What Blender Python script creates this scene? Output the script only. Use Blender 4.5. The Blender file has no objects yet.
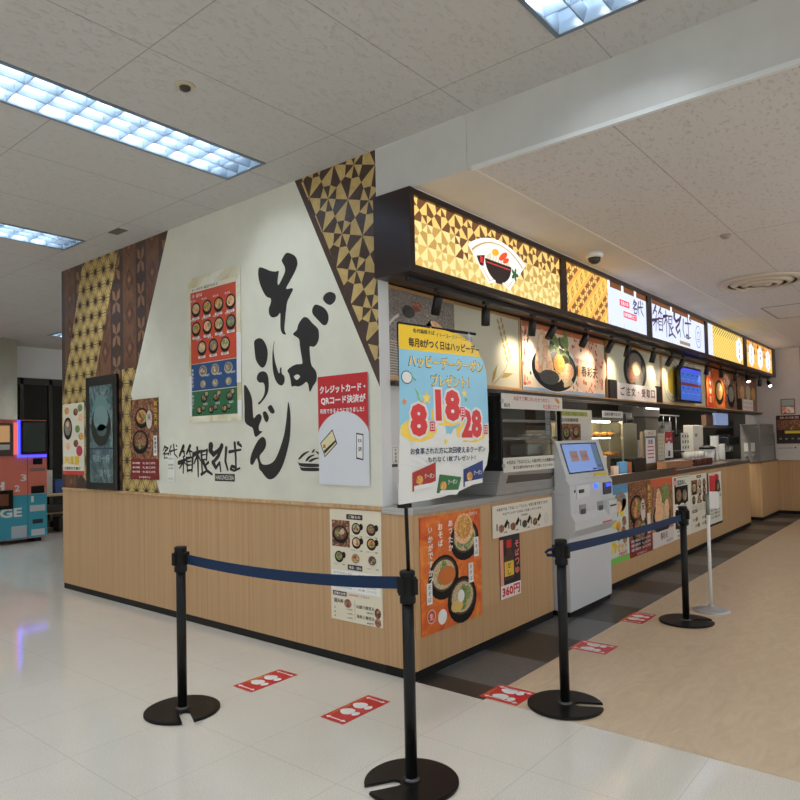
import bpy, bmesh, math, random
from mathutils import Vector, Matrix
from mathutils.geometry import tessellate_polygon
random.seed(7)
C = bpy.context.scene.collection
SC = bpy.context.scene
# ------------------------------------------------------------ camera, world, exposure
cam = bpy.data.cameras.new('camera'); camo = bpy.data.objects.new('camera', cam); C.objects.link(camo)
F, YAW, PIT, ROL = 674.56, 0.68869, 0.02831, -0.02089
fw = Vector((math.cos(YAW)*math.cos(PIT), math.sin(YAW)*math.cos(PIT), math.sin(PIT)))
rt = Vector((math.sin(YAW), -math.cos(YAW), 0)); up = rt.cross(fw)
r2 = rt*math.cos(ROL)+up*math.sin(ROL); u2 = -rt*math.sin(ROL)+up*math.cos(ROL)
M = Matrix((r2, u2, -fw)).transposed().to_4x4(); M.translation = Vector((-3.31852, -2.64553, 1.5))
camo.matrix_world = M
cam.sensor_width = 36; cam.lens = F*36/800; cam.shift_y = 22.425/800; cam.clip_end = 100; cam.clip_start = 0.05
SC.camera = camo
w = bpy.data.worlds.new('world'); SC.world = w; w.use_nodes = True
w.node_tree.nodes['Background'].inputs[0].default_value = (0.70, 0.69, 0.67, 1)
w.node_tree.nodes['Background'].inputs[1].default_value = 0.88
SC.view_settings.view_transform = 'Standard'; SC.view_settings.look = 'None'
SC.view_settings.exposure = 0.7; SC.view_settings.gamma = 1; SC.view_settings.use_curve_mapping = False
SC.cycles.max_bounces = 6; SC.cycles.diffuse_bounces = 3; SC.cycles.glossy_bounces = 3
SC.cycles.transmission_bounces = 4; SC.cycles.transparent_max_bounces = 8
SC.cycles.sample_clamp_indirect = 4.0; SC.cycles.use_denoising = True
TUBE = 30.0      # strength of the ceiling tubes
SPOTW = 6.5     # watts of one track spot
SIGN = 0.66       # strength of the backlit sign faces

# ------------------------------------------------------------ materials
def lin(c):
    return tuple(((v/255)/12.92 if v/255 <= .04045 else ((v/255+.055)/1.055)**2.4) for v in c[:3]) + (1,)
MC = {}
def mat(col, rough=.6, metal=0, emit=0, spec=None, key=None):
    k = key or (tuple(col), rough, metal, emit, spec)
    if k in MC: return MC[k]
    m = bpy.data.materials.new('mat_%d_%d_%d' % tuple(col[:3])); m.use_nodes = True
    b = m.node_tree.nodes['Principled BSDF']
    b.inputs['Base Color'].default_value = lin(col); b.inputs['Roughness'].default_value = rough
    b.inputs['Metallic'].default_value = metal
    if spec is not None: b.inputs['Specular IOR Level'].default_value = spec
    if emit:
        b.inputs['Emission Color'].default_value = lin(col); b.inputs['Emission Strength'].default_value = emit
        b.inputs['Base Color'].default_value = lin([c*.5 for c in col[:3]])
    MC[k] = m; return m
def nmat(name, build, rough=.6, metal=0):
    """procedural material: build(nodes, links, texcoord) returns a colour socket and optionally a bump height socket"""
    if name in MC: return MC[name]
    m = bpy.data.materials.new(name); m.use_nodes = True; nt = m.node_tree; N = nt.nodes; L = nt.links
    b = N['Principled BSDF']; b.inputs['Roughness'].default_value = rough; b.inputs['Metallic'].default_value = metal
    tc = N.new('ShaderNodeTexCoord')
    r = build(N, L, tc)
    L.new(r[0], b.inputs['Base Color'])
    if len(r) > 1 and r[1] is not None:
        bp = N.new('ShaderNodeBump'); bp.inputs['Strength'].default_value = r[2]; bp.inputs['Distance'].default_value = r[3]
        L.new(r[1], bp.inputs['Height']); L.new(bp.outputs[0], b.inputs['Normal'])
    if len(r) > 4 and r[4] is not None: L.new(r[4], b.inputs['Roughness'])
    MC[name] = m; return m
def mapping(N, L, src, scale=(1,1,1), loc=(0,0,0), rot=(0,0,0)):
    mp = N.new('ShaderNodeMapping'); mp.inputs['Scale'].default_value = scale; mp.inputs['Location'].default_value = loc
    mp.inputs['Rotation'].default_value = rot; L.new(src, mp.inputs[0]); return mp.outputs[0]
def noise(N, L, vec, scale, detail=2, rough=.5, dist=0):
    n = N.new('ShaderNodeTexNoise'); n.inputs['Scale'].default_value = scale; n.inputs['Detail'].default_value = detail
    n.inputs['Roughness'].default_value = rough; n.inputs['Distortion'].default_value = dist; L.new(vec, n.inputs['Vector']); return n.outputs['Fac']
def ramp(N, L, fac, stops, interp='LINEAR'):
    r = N.new('ShaderNodeValToRGB'); r.color_ramp.interpolation = interp
    e = r.color_ramp.elements
    while len(e) < len(stops): e.new(.5)
    for i, (p, c) in enumerate(stops): e[i].position = p; e[i].color = lin(c)
    L.new(fac, r.inputs[0]); return r.outputs[0]
def mixc(N, L, fac, a, b, mode='MIX'):
    m = N.new('ShaderNodeMix'); m.data_type = 'RGBA'; m.blend_type = mode
    if isinstance(fac, (int, float)): m.inputs[0].default_value = fac
    else: L.new(fac, m.inputs[0])
    for i, s in ((6, a), (7, b)):
        if isinstance(s, tuple): m.inputs[i].default_value = s
        else: L.new(s, m.inputs[i])
    return m.outputs[2]
def math_(N, L, op, a, b=None, c=None):
    m = N.new('ShaderNodeMath'); m.operation = op
    for i, s in enumerate((a, b, c)):
        if s is None: continue
        if isinstance(s, (int, float)): m.inputs[i].default_value = s
        else: L.new(s, m.inputs[i])
    return m.outputs[0]
def gridline(N, L, coord, period, offset, width):
    """1 on a line every period, 0 elsewhere"""
    a = math_(N, L, 'SUBTRACT', coord, offset); a = math_(N, L, 'DIVIDE', a, period)
    f = math_(N, L, 'FRACT', math_(N, L, 'ADD', a, 1000.5)); f = math_(N, L, 'ABSOLUTE', math_(N, L, 'SUBTRACT', f, .5))
    return math_(N, L, 'LESS_THAN', f, width/period/2)
def wpos(N): return N.new('ShaderNodeNewGeometry').outputs['Position']
def sep(N, L, v):
    s = N.new('ShaderNodeSeparateXYZ'); L.new(v, s.inputs[0]); return s.outputs

def b_oak(base, dark, lite):
    def f(N, L, tc):
        p = wpos(N)
        a = noise(N, L, mapping(N, L, p, (38, 38, .3)), 1.0, 3, .6)
        fi = noise(N, L, mapping(N, L, p, (160, 160, 3)), 1.0, 2, .6)
        c = ramp(N, L, a, [(.3, dark), (.5, base), (.72, lite)])
        return (mixc(N, L, .12, c, ramp(N, L, fi, [(.3, dark), (.7, lite)])), fi, .1, .002)
    return f
OAK = nmat('oak_laminate', b_oak((190,153,110), (177,139,97), (200,164,122)), .5)
OAKD = nmat('oak_trim', b_oak((196,158,112), (176,136,92), (214,176,132)), .5)
def b_floor(N, L, tc):
    p = wpos(N); s = sep(N, L, p)
    sp = noise(N, L, p, 170, 2, .7); cl = noise(N, L, p, 2.2, 4, .6, .6)
    c = ramp(N, L, sp, [(.3, (206,199,186)), (.52, (228,221,208)), (.7, (238,232,221))])
    c = mixc(N, L, math_(N, L, 'MULTIPLY', cl, .22), c, lin((176,168,152)))
    g = math_(N, L, 'MAXIMUM', gridline(N, L, s[0], .61, .03, .004), gridline(N, L, s[1], .61, -.49, .004))
    c = mixc(N, L, math_(N, L, 'MULTIPLY', g, .28), c, lin((130,122,108)))
    wv = noise(N, L, p, 1.6, 2, .5)
    rr = math_(N, L, 'MULTIPLY_ADD', cl, .08, .04)
    return (c, wv, .05, .02, rr)
FLOORW = nmat('white_vinyl_tile', b_floor, .14)
def b_beige(N, L, tc):
    p = wpos(N); s = sep(N, L, p)
    a = noise(N, L, mapping(N, L, p, (1.2, 3.2, 1), rot=(0,0,.4)), 3.4, 5, .62, 1.6); sp = noise(N, L, p, 150, 2, .7)
    c = ramp(N, L, a, [(.3, (202,178,147)), (.5, (211,188,158)), (.72, (218,198,169))])
    c = mixc(N, L, math_(N, L, 'MULTIPLY', sp, .16), c, lin((170,140,106)))
    g = math_(N, L, 'MAXIMUM', gridline(N, L, s[0], .92, .03, .003), gridline(N, L, s[1], .92, -.49, .003))
    c = mixc(N, L, math_(N, L, 'MULTIPLY', g, .12), c, lin((120,96,70)))
    return (c, noise(N, L, p, 2.0, 2, .5), .1, .02, math_(N, L, 'MULTIPLY_ADD', a, .1, .32))
FLOORB = nmat('beige_vinyl', b_beige, .25)
def b_darktile(N, L, tc):
    p = wpos(N); s = sep(N, L, p)
    q = math_(N, L, 'FRACT', math_(N, L, 'DIVIDE', math_(N, L, 'ADD', s[0], 24-.02), 1.18))
    k = math_(N, L, 'LESS_THAN', q, .5)
    fx = noise(N, L, mapping(N, L, p, (6, 60, 1)), 2.0, 3, .6)
    ca = ramp(N, L, fx, [(.3, (82,83,85)), (.7, (106,107,109))]); cb = ramp(N, L, fx, [(.3, (38,36,35)), (.7, (54,51,50))])
    q = math_(N, L, 'GREATER_THAN', q, .34)
    c = mixc(N, L, k, ca, cb)
    g = math_(N, L, 'MAXIMUM', gridline(N, L, s[0], .59, .02, .004), gridline(N, L, s[1], .59, .1, .004))
    return (mixc(N, L, math_(N, L, 'MULTIPLY', g, .5), c, lin((30,28,26))), fx, .2, .002)
DTILE = nmat('charcoal_tile', b_darktile, .35)
def b_ceil(px, ox, py, oy, col, lo):
    def f(N, L, tc):
        p = wpos(N); s = sep(N, L, p)
        n = noise(N, L, mapping(N, L, p, (22, 46, 1)), 1.0, 3, .55, .8)
        dents = ramp(N, L, n, [(.38, lo), (.44, col)])
        g = math_(N, L, 'MAXIMUM', gridline(N, L, s[0], px, ox, .007), gridline(N, L, s[1], py, oy, .007))
        r = N.new('ShaderNodeValToRGB'); r.color_ramp.elements[0].position = .34; r.color_ramp.elements[1].position = .46; L.new(n, r.inputs[0])
        return (mixc(N, L, math_(N, L, 'MULTIPLY', g, .45), dents, lin((90,86,80))), r.outputs[0], .5, .004)
    return f
CEILH = nmat('ceiling_tile_high', b_ceil(1.245, -.34, .8335, -.525, (204,202,200), (196,194,191)), .9)
CEILL = nmat('ceiling_tile_low', b_ceil(2.49, .02, .835, -.505, (216,213,213), (200,196,194)), .9)
def b_plaster(col):
    def f(N, L, tc):
        p = wpos(N); n = noise(N, L, p, 90, 3, .6); m = noise(N, L, p, 3, 3, .6)
        c = ramp(N, L, m, [(.3, tuple(v-5 for v in col)), (.7, tuple(min(255, v+4) for v in col))])
        return (c, n, .08, .002)
    return f
WALLC = nmat('cream_wallpaper', b_plaster((222,222,206)), .55)
WHITEW = nmat('white_wallpaper', b_plaster((214,214,214)), .6)
GREYW = nmat('soffit_paint', b_plaster((206,207,203)), .4)
PINKW = nmat('back_wallpaper', b_plaster((206,196,190)), .7)
BEIGEC = nmat('column_paint', b_plaster((206,202,182)), .7)
CREAMP = nmat('ceiling_strip_paint', b_plaster((218,213,208)), .8)
def b_steel(col):
    def f(N, L, tc):
        p = tc.outputs['Object']; n = noise(N, L, mapping(N, L, p, (4, 4, 200)), 1.0, 2, .5)
        return (ramp(N, L, n, [(.3, tuple(int(v*.88) for v in col)), (.7, col)]), n, .05, .001)
    return f
STEEL = nmat('brushed_steel', b_steel((186,186,184)), .3, .6)
STEELD = nmat('dull_steel', b_steel((146,144,140)), .38, .4)
# food and printed-picture colours
def b_food(stops, scale, dist=1.5, det=3):
    def f(N, L, tc):
        p = wpos(N); n = noise(N, L, p, scale, det, .65, dist); return (ramp(N, L, n, stops),)
    return f
NOOD = nmat('print_noodle', b_food([(.3,(120,92,66)), (.45,(190,164,124)), (.62,(226,208,172))], 55, 2.5), .35)
TEMP = nmat('print_tempura', b_food([(.3,(146,88,30)), (.5,(214,150,66)), (.68,(242,206,132))], 48), .35)
GREEN = nmat('print_greens', b_food([(.3,(40,66,30)), (.5,(110,140,66)), (.7,(200,210,150))], 60), .35)
SEAW = nmat('print_seaweed', b_food([(.35,(16,18,16)), (.6,(58,58,50)), (.75,(120,116,100))], 60), .35)
MEAT = nmat('print_meat', b_food([(.3,(66,36,26)), (.48,(140,84,58)), (.65,(206,160,126))], 38), .35)
EBI = nmat('print_shrimp', b_food([(.3,(206,104,60)), (.5,(240,190,140)), (.7,(250,232,208))], 44), .35)
GREYF = nmat('print_greysoba', b_food([(.3,(70,66,62)), (.5,(128,120,112)), (.7,(190,182,172))], 40, 3), .35)
ORBG = nmat('print_orange_sky', b_food([(.3,(196,66,24)), (.52,(226,112,36)), (.75,(238,168,70))], 5, 1), .4)
FLOW = nmat('print_blossom', b_food([(.38,(196,60,50)), (.47,(238,170,140)), (.56,(246,228,206)), (.75,(250,240,224))], 13, .6), .4)
BLUR = nmat('print_small_menu', b_food([(.36,(60,50,44)), (.46,(190,176,150)), (.6,(232,228,212))], 60, 0), .4)
BROWNM = nmat('print_brown_dish', b_food([(.32,(46,26,18)), (.48,(112,62,38)), (.62,(180,128,88)), (.75,(226,200,160))], 26), .4)
GOLDL = nmat('marquetry_gold', b_food([(.3,(186,158,96)), (.7,(210,184,122))], 14, .5, 4), .35)
GOLDP = nmat('asanoha_gold', b_food([(.3,(172,144,84)), (.7,(206,180,112))], 9, .4, 4), .35)
DKB = nmat('marquetry_dark', b_food([(.3,(62,46,40)), (.7,(78,60,52))], 14, .5, 4), .3)
BRN = nmat('marquetry_brown', b_food([(.3,(98,64,46)), (.7,(122,84,60))], 9, .5, 4), .35)
CREAMG = nmat('cream_paper_marbled', b_food([(.35,(206,196,150)), (.55,(232,228,204)), (.7,(238,238,230))], 3, 1.2), .4)
BLACK = mat((12,12,13), .42, spec=.3); INK = mat((30,27,28), .5); BLK = mat((10,10,10), .6, spec=.3); WHITE = mat((236,236,234), .4); RED = mat((200,36,40), .45)
SIGNBR = mat((40,24,22), .28); NAVY = mat((14,44,80), .6, spec=.3); GREYP = mat((214,217,220), .35); PAPER = mat((232,230,222), .5)

# ------------------------------------------------------------ mesh helpers
def P(o, label=None, cat=None, group=None, kind=None):
    if label: o['label'] = label
    if cat: o['category'] = cat
    if group: o['group'] = group
    if kind: o['kind'] = kind
    return o
def wl(o):
    v = Vector((0,0,0))
    while o is not None: v = v + o.location; o = o.parent
    return v
def empty(name, loc, label=None, cat=None, group=None, kind=None):
    o = bpy.data.objects.new(name, None); C.objects.link(o); o.location = loc; o.empty_display_size = .1
    return P(o, label, cat, group, kind)
class MB:
    def __init__(s): s.v = []; s.f = []; s.m = []; s.mats = []; s.sm = []
    def mi(s, m):
        if m not in s.mats: s.mats.append(m)
        return s.mats.index(m)
    def add(s, vs, fs, m, smooth=False):
        b = len(s.v); s.v += [Vector(v) for v in vs]; k = s.mi(m)
        for f in fs: s.f.append([i+b for i in f]); s.m.append(k); s.sm.append(smooth)
        return s
    def box(s, a, b, m, bev=0):
        x0, y0, z0 = [min(p, q) for p, q in zip(a, b)]; x1, y1, z1 = [max(p, q) for p, q in zip(a, b)]
        if bev <= 0:
            vs = [(x0,y0,z0),(x1,y0,z0),(x1,y1,z0),(x0,y1,z0),(x0,y0,z1),(x1,y0,z1),(x1,y1,z1),(x0,y1,z1)]
            return s.add(vs, [(0,3,2,1),(4,5,6,7),(0,1,5,4),(1,2,6,5),(2,3,7,6),(3,0,4,7)], m)
        bm = bmesh.new(); bmesh.ops.create_cube(bm, size=1)
        for v in bm.verts: v.co = Vector((x0+(v.co.x+.5)*(x1-x0), y0+(v.co.y+.5)*(y1-y0), z0+(v.co.z+.5)*(z1-z0)))
        bmesh.ops.bevel(bm, geom=bm.edges[:], offset=bev, segments=2, affect='EDGES', profile=.6)
        bm.verts.index_update(); s.add([v.co.copy() for v in bm.verts], [[v.index for v in f.verts] for f in bm.faces], m); bm.free(); return s
    def lathe(s, prof, c, m, n=24, axis='Z', smooth=True, scale=(1,1), cap=True):
        """prof: list of (radius, height)"""
        vs = []; fs = []
        for (r, h) in prof:
            for i in range(n):
                a = 2*math.pi*i/n; x, y = r*math.cos(a)*scale[0], r*math.sin(a)*scale[1]
                p = {'Z': (x, y, h), 'X': (h, x, y), 'Y': (y, h, x)}[axis]; vs.append((c[0]+p[0], c[1]+p[1], c[2]+p[2]))
        for j in range(len(prof)-1):
            for i in range(n):
                k = (i+1) % n; fs.append((j*n+i, j*n+k, (j+1)*n+k, (j+1)*n+i))
        s.add(vs, fs, m, smooth)
        if not cap: return s
        b = len(s.v)-len(vs)
        k = s.mi(m); s.f.append([b+i for i in range(n)][::-1]); s.m.append(k); s.sm.append(False)
        s.f.append([b+(len(prof)-1)*n+i for i in range(n)]); s.m.append(k); s.sm.append(False)
        return s
    def tube(s, pts, r, m, n=8):
        pts = [Vector(p) for p in pts]; vs = []; fs = []
        for i, p in enumerate(pts):
            d = (pts[min(i+1, len(pts)-1)]-pts[max(i-1, 0)]).normalized()
            a = d.cross(Vector((0,0,1))); a = a if a.length > 1e-3 else d.cross(Vector((0,1,0))); a.normalize(); b = d.cross(a)
            for k in range(n):
                t = 2*math.pi*k/n; vs.append(p+a*r*math.cos(t)+b*r*math.sin(t))
        for i in range(len(pts)-1):
            for k in range(n):
                q = (k+1) % n; fs.append((i*n+k, i*n+q, (i+1)*n+q, (i+1)*n+k))
        fs.append(tuple(range(n))[::-1]); fs.append(tuple((len(pts)-1)*n+k for k in range(n)))
        return s.add(vs, fs, m, True)
    def prism(s, poly, O, U, V, W, m, smooth=False):
        """extrude the 2D polygon (in U, V) by the vector W"""
        O, U, V, W = Vector(O), Vector(U), Vector(V), Vector(W); n = len(poly)
        a = [O+U*p[0]+V*p[1] for p in poly]; vs = a+[q+W for q in a]
        t = tessellate_polygon([[Vector((p[0], p[1], 0)) for p in poly]])
        fs = [tuple(x) for x in t]+[tuple(n+i for i in x[::-1]) for x in t]
        s.add(vs, fs, m); b = len(s.v)-2*n; k = s.mi(m)
        for i in range(n):
            j = (i+1) % n; s.f.append([b+i, b+j, b+n+j, b+n+i]); s.m.append(k); s.sm.append(smooth)
        return s
    def build(s, name, parent=None, label=None, cat=None, group=None, kind=None, origin=None, fix=True):
        if not s.v: return None
        if origin is None:
            xs = [v.x for v in s.v]; ys = [v.y for v in s.v]; zs = [v.z for v in s.v]
            origin = Vector(((min(xs)+max(xs))/2, (min(ys)+max(ys))/2, min(zs)))
        origin = Vector(origin)
        me = bpy.data.meshes.new(name); me.from_pydata([v-origin for v in s.v], [], s.f)
        for m in s.mats: me.materials.append(m)
        me.polygons.foreach_set('material_index', s.m); me.polygons.foreach_set('use_smooth', s.sm)
        if fix:
            bm = bmesh.new(); bm.from_mesh(me); bmesh.ops.recalc_face_normals(bm, faces=bm.faces[:]); bm.to_mesh(me); bm.free()
        me.update(); o = bpy.data.objects.new(name, me); C.objects.link(o)
        if parent is not None: o.parent = parent; o.location = origin-wl(parent)
        else: o.location = origin
        return P(o, label, cat, group, kind)
def struct(name, mb): return mb.build(name, kind='structure')
def dup(o, loc=None, label=None, parent=None):
    c = o.copy(); C.objects.link(c); c.parent = parent
    if loc is not None: c.location = loc
    if label: c['label'] = label
    for ch in o.children: dup(ch, parent=c)
    return c

# ------------------------------------------------------------ flat artwork (prints, lettering) on a real surface
TXT = {}
def text_geo(s, bold):
    k = (s, bold)
    if k in TXT: return TXT[k]
    c = bpy.data.curves.new('t', 'FONT'); c.body = s; c.size = 1; c.offset = bold; c.resolution_u = 2; c.fill_mode = 'BOTH'
    o = bpy.data.objects.new('t', c); C.objects.link(o)
    dg = bpy.context.evaluated_depsgraph_get(); me = bpy.data.meshes.new_from_object(o.evaluated_get(dg), depsgraph=dg)
    v = [(q.co.x, q.co.y) for q in me.vertices]; f = [tuple(p.vertices) for p in me.polygons]
    bpy.data.objects.remove(o); bpy.data.curves.remove(c); bpy.data.meshes.remove(me)
    if not v: v = [(0,0),(1,1)]
    x0 = min(a for a, b in v); x1 = max(a for a, b in v); y0 = min(b for a, b in v); y1 = max(b for a, b in v)
    TXT[k] = ([((a-x0)/max(x1-x0, 1e-6), (b-y0)/max(y1-y0, 1e-6)) for a, b in v], f); return TXT[k]
def clip(poly, region):
    out = list(poly); n = len(region)
    for i in range(n):
        (ax, ay), (bx, by) = region[i], region[(i+1) % n]
        def side(p): return (bx-ax)*(p[1]-ay)-(by-ay)*(p[0]-ax)
        inp, out = out, []
        for j in range(len(inp)):
            p, q = inp[j], inp[(j+1) % len(inp)]; sp, sq = side(p), side(q)
            if sp >= 0: out.append(p)
            if (sp >= 0) != (sq >= 0):
                t = sp/(sp-sq); out.append((p[0]+(q[0]-p[0])*t, p[1]+(q[1]-p[1])*t))
        if len(out) < 3: return []
    return out
class Art(MB):
    """layers of flat print on the plane O + U*u + V*v; W, H are its size; coordinates of the calls are metres from the lower left"""
    def __init__(s, O, U, V, W=1, H=1, eps=.0004, warp=None, thick=0, back=None):
        super().__init__(); s.O, s.U, s.V = Vector(O), Vector(U), Vector(V); s.N = s.U.cross(s.V); s.W, s.H, s.eps = W, H, eps
        s.region = None; s.warp = warp; s.l = 1
        if thick: s.back(back or PAPER, thick)
    def pt(s, u, v, l):
        d = s.warp(u, v) if s.warp else 0
        return s.O+s.U*u+s.V*v+s.N*(l*s.eps+d)
    def back(s, m, t):
        a = [(0,0),(s.W,0),(s.W,s.H),(0,s.H)]
        fr = [s.pt(u, v, 0) for u, v in a]; bk = [q-s.N*t for q in fr]
        s.add(fr+bk, [(0,1,2,3),(7,6,5,4),(0,4,5,1),(1,5,6,2),(2,6,7,3),(3,7,4,0)], m)
    def poly(s, pts, m, l=1, hole=None):
        if s.region:
            pts = clip(pts, s.region)
            if not pts: return s
        loops = [[Vector((a, b, 0)) for a, b in pts]]+([[Vector((a, b, 0)) for a, b in hole]] if hole else [])
        allp = list(pts)+(list(hole) if hole else [])
        if len(pts) == 4 and not hole: fs = [(0,1,2,3)]
        elif s.region: fs = [tuple(range(len(pts)))]
        else: fs = [tuple(t) for t in tessellate_polygon(loops)]
        return s.add([s.pt(a, b, l) for a, b in allp], fs, m)
    def rect(s, a, b, c, d, m, l=1): return s.poly([(a,b),(c,b),(c,d),(a,d)], m, l)
    def ell(s, cx, cy, rx, ry, m, l=1, n=20, rot=0):
        cr, sr = math.cos(rot), math.sin(rot)
        pts = [(cx+rx*math.cos(t)*cr-ry*math.sin(t)*sr, cy+rx*math.cos(t)*sr+ry*math.sin(t)*cr) for t in [2*math.pi*i/n for i in range(n)]]
        if s.region: return s.poly(pts, m, l)
        return s.add([s.pt(a, b, l) for a, b in pts], [tuple(range(n))], m)
    def line(s, pts, w, m, l=1):
        for (a, b), (c, d) in zip(pts, pts[1:]):
            dx, dy = c-a, d-b; q = math.hypot(dx, dy) or 1; nx, ny = -dy/q*w/2, dx/q*w/2
            s.poly([(a-nx,b-ny),(c-nx,d-ny),(c+nx,d+ny),(a+nx,b+ny)], m, l)
        return s
    def text(s, t, x0, y0, x1, y1, m, l=3, bold=.02, shear=0, rot=0):
        if bold >= .05 and t.isdigit(): pass
        elif bold >= .018:
            d = bold*.75; n_ = max(1, sum(1 for c in t if c != ' ')); cw = (x1-x0)/n_*d; ch = (y1-y0)*d
            for k, (ox, oy) in enumerate(((-1,-1),(1,-1),(1,1),(-1,1))): s.text(t, x0+ox*cw+cw, y0+oy*ch+ch, x1+ox*cw-cw, y1+oy*ch-ch, m, l+.12*k, 0, shear, rot)
            return s
        v, f = text_geo(t, bold*.55 if (bold >= .05 and t.isdigit()) else 0); w_, h_ = x1-x0, y1-y0; out = []
        cr, sr = math.cos(rot), math.sin(rot)
        for a, b in v:
            u = a*w_+b*h_*shear; q = b*h_; u, q = u*cr-q*sr, u*sr+q*cr
            out.append(s.pt(x0+u, y0+q, l))
        return s.add(out, f, m)
    def stroke(s, pts, w0, m, l=1, w1=None):
        """tapered brush stroke with round joints"""
        w1 = w0*.6 if w1 is None else w1; n = len(pts)-1
        for i, ((a, b), (c, d)) in enumerate(zip(pts, pts[1:])):
            wa = w0+(w1-w0)*i/n; wb = w0+(w1-w0)*(i+1)/n; dx, dy = c-a, d-b; q = math.hypot(dx, dy) or 1; nx, ny = -dy/q/2, dx/q/2
            s.poly([(a-nx*wa,b-ny*wa),(c-nx*wb,d-ny*wb),(c+nx*wb,d+ny*wb),(a+nx*wa,b+ny*wa)], m, l+.02*i); s.ell(a, b, wa/2, wa/2, m, l+.3+.01*i, 10)
        s.ell(c, d, w1/2, w1/2, m, l+.4, 10); return s
    def vtext(s, t, cx, ytop, size, m, l=3, bold=.02, gap=1.08, w=1.0):
        for i, ch in enumerate(t):
            if ch == ' ': continue
            y = ytop-i*size*gap; k = .45 if ch in 'ーいっゃゅょ、' else 1
            if ch == 'ー': s.rect(cx-size*.06, y-size*.85, cx+size*.06, y-size*.1, m, l)
            else: s.text(ch, cx-size*w/2*(.8 if k < 1 else 1), y-size*(.8 if k < 1 else .95), cx+size*w/2*(.8 if k < 1 else 1), y-size*.1, m, l, bold)
    def bowl(s, cx, cy, r, f1, f2=None, l=2, rim=None, asp=.8, seed=0, rot=0):
        R = random.Random(seed); rim = rim or BLK
        s.ell(cx, cy-r*.1, r, r*asp, rim, l, rot=rot); s.ell(cx, cy, r*.82, r*asp*.76, mat((60,40,28), .3), l+1, rot=rot)
        s.ell(cx, cy, r*.74, r*asp*.66, f1, l+2, rot=rot)
        for k in range(3):
            a = R.uniform(0, 6.28); s.ell(cx+math.cos(a)*r*.35, cy+math.sin(a)*r*asp*.3, r*R.uniform(.22,.38), r*R.uniform(.18,.3)*asp,
                [f2 or f1, GREEN, f2 or SEAW][k], l+3+k, 10, R.uniform(0,3))
        return s
    def done(s, name, parent=None, label=None, cat=None, group=None, kind=None):
        return s.build(name, parent, label, cat, group, kind, fix=False)
def onX(X, y_left, z0, y_right, z1, **k):     # print on a wall facing -X (left edge is the larger y)
    return Art((X, y_left, z0), (0,-1,0), (0,0,1), y_left-y_right, z1-z0, **k)
def onY(Y, x0, z0, x1, z1, **k):              # print on a face looking to -Y
    return Art((x0, Y, z0), (1,0,0), (0,0,1), x1-x0, z1-z0, **k)
def smooth_loop(pts, n=3):
    out = []; N_ = len(pts)
    for i in range(N_):
        p0, p1, p2, p3 = pts[i-1], pts[i], pts[(i+1) % N_], pts[(i+2) % N_]
        for k in range(n):
            t = k/n; out.append(tuple(.5*((2*p1[j])+(-p0[j]+p2[j])*t+(2*p0[j]-5*p1[j]+4*p2[j]-p3[j])*t*t+(-p0[j]+3*p1[j]-3*p2[j]+p3[j])*t**3) for j in (0,1)))
    return out

# ============================================================ the setting
HC, LC = 3.43, 3.10        # high and low ceiling
LX = [(-2.82, -.36), (-6.5, -4.05)]; LY = [6.37, 3.765, 1.16, -1.44, -4.04, -6.64, 8.975]; LW = .2  # last row is added out of view to brighten the vending machine
mb = MB().box((-10,-9,-.1), (16,16,0), FLOORW); struct('floor', mb)
mb = MB().box((.03,-9,0), (14,-.49,.002), FLOORB); struct('floor', mb)
mb = MB().box((.005,-.49,0), (11.1,.62,.002), DTILE); struct('floor', mb)
# high ceiling with openings for the recessed lights
xs = sorted({-10, 0, *[v for a in LX for v in a]}); ys = sorted({-9, 11, *[v for y in LY for v in (y-LW, y+LW)]})
mb = MB()
for i in range(len(xs)-1):
    for j in range(len(ys)-1):
        mx, my = (xs[i]+xs[i+1])/2, (ys[j]+ys[j+1])/2
        if any(a < mx < b for a, b in LX) and any(abs(my-y) < LW for y in LY): continue
        mb.box((xs[i], ys[j], HC), (xs[i+1], ys[j+1], HC+.02), CEILH)
mb.box((0, 4.83, HC), (12, 8.8, HC+.02), CEILH).box((0, 9.2, HC), (12, 11, HC+.02), CEILH).box((0, 8.8, HC), (1.72, 9.2, HC+.02), CEILH).box((4.15, 8.8, HC), (12, 9.2, HC+.02), CEILH)
struct('ceiling', mb)
mb = MB().box((0.02,-9,LC), (11.1,-.505,LC+.02), CEILL).box((0.02,-.505,LC), (11.1,-.06,LC+.02), CREAMP); struct('ceiling', mb)
mb = MB().box((0.0,-.512,LC-.004), (11.05,-.5,LC), mat((236,230,222), .5)).box((-.004,-9,LC-.012), (.02,-.5,LC+.012), mat((226,230,230), .4)); struct('trim_1', mb)
mb = MB().box((0,-9,LC), (.02,-.47,HC), GREYW).box((.001,-.466,LC), (.02,.249,HC), GREYW).box((0,.249,LC),(.02,.25,HC),GREYW); struct('wall_soffit', mb)
# left wall of the stall (faces the left aisle)
mb = MB().box((0,.249,1.08), (.1,4.828,HC), WALLC).box((-.001,.245,1.08),(.1,.249,HC), mat((228,230,230), .5)); struct('wall_left', mb)
mb = MB().box((0,.25,.06), (.1,4.828,1.055), OAK); struct('wall_left_base', mb)
mb = MB().box((-.012,.25,1.055), (.1,4.83,1.08), OAKD, .004); struct('trim_2', mb)
mb = MB().box((.006,.25,0), (.1,4.822,.06), BLACK); struct('baseboard_left', mb)
mb = MB().box((.1,4.72,0), (11.1,4.828,HC), WALLC); struct('wall_rear', mb)
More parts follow.
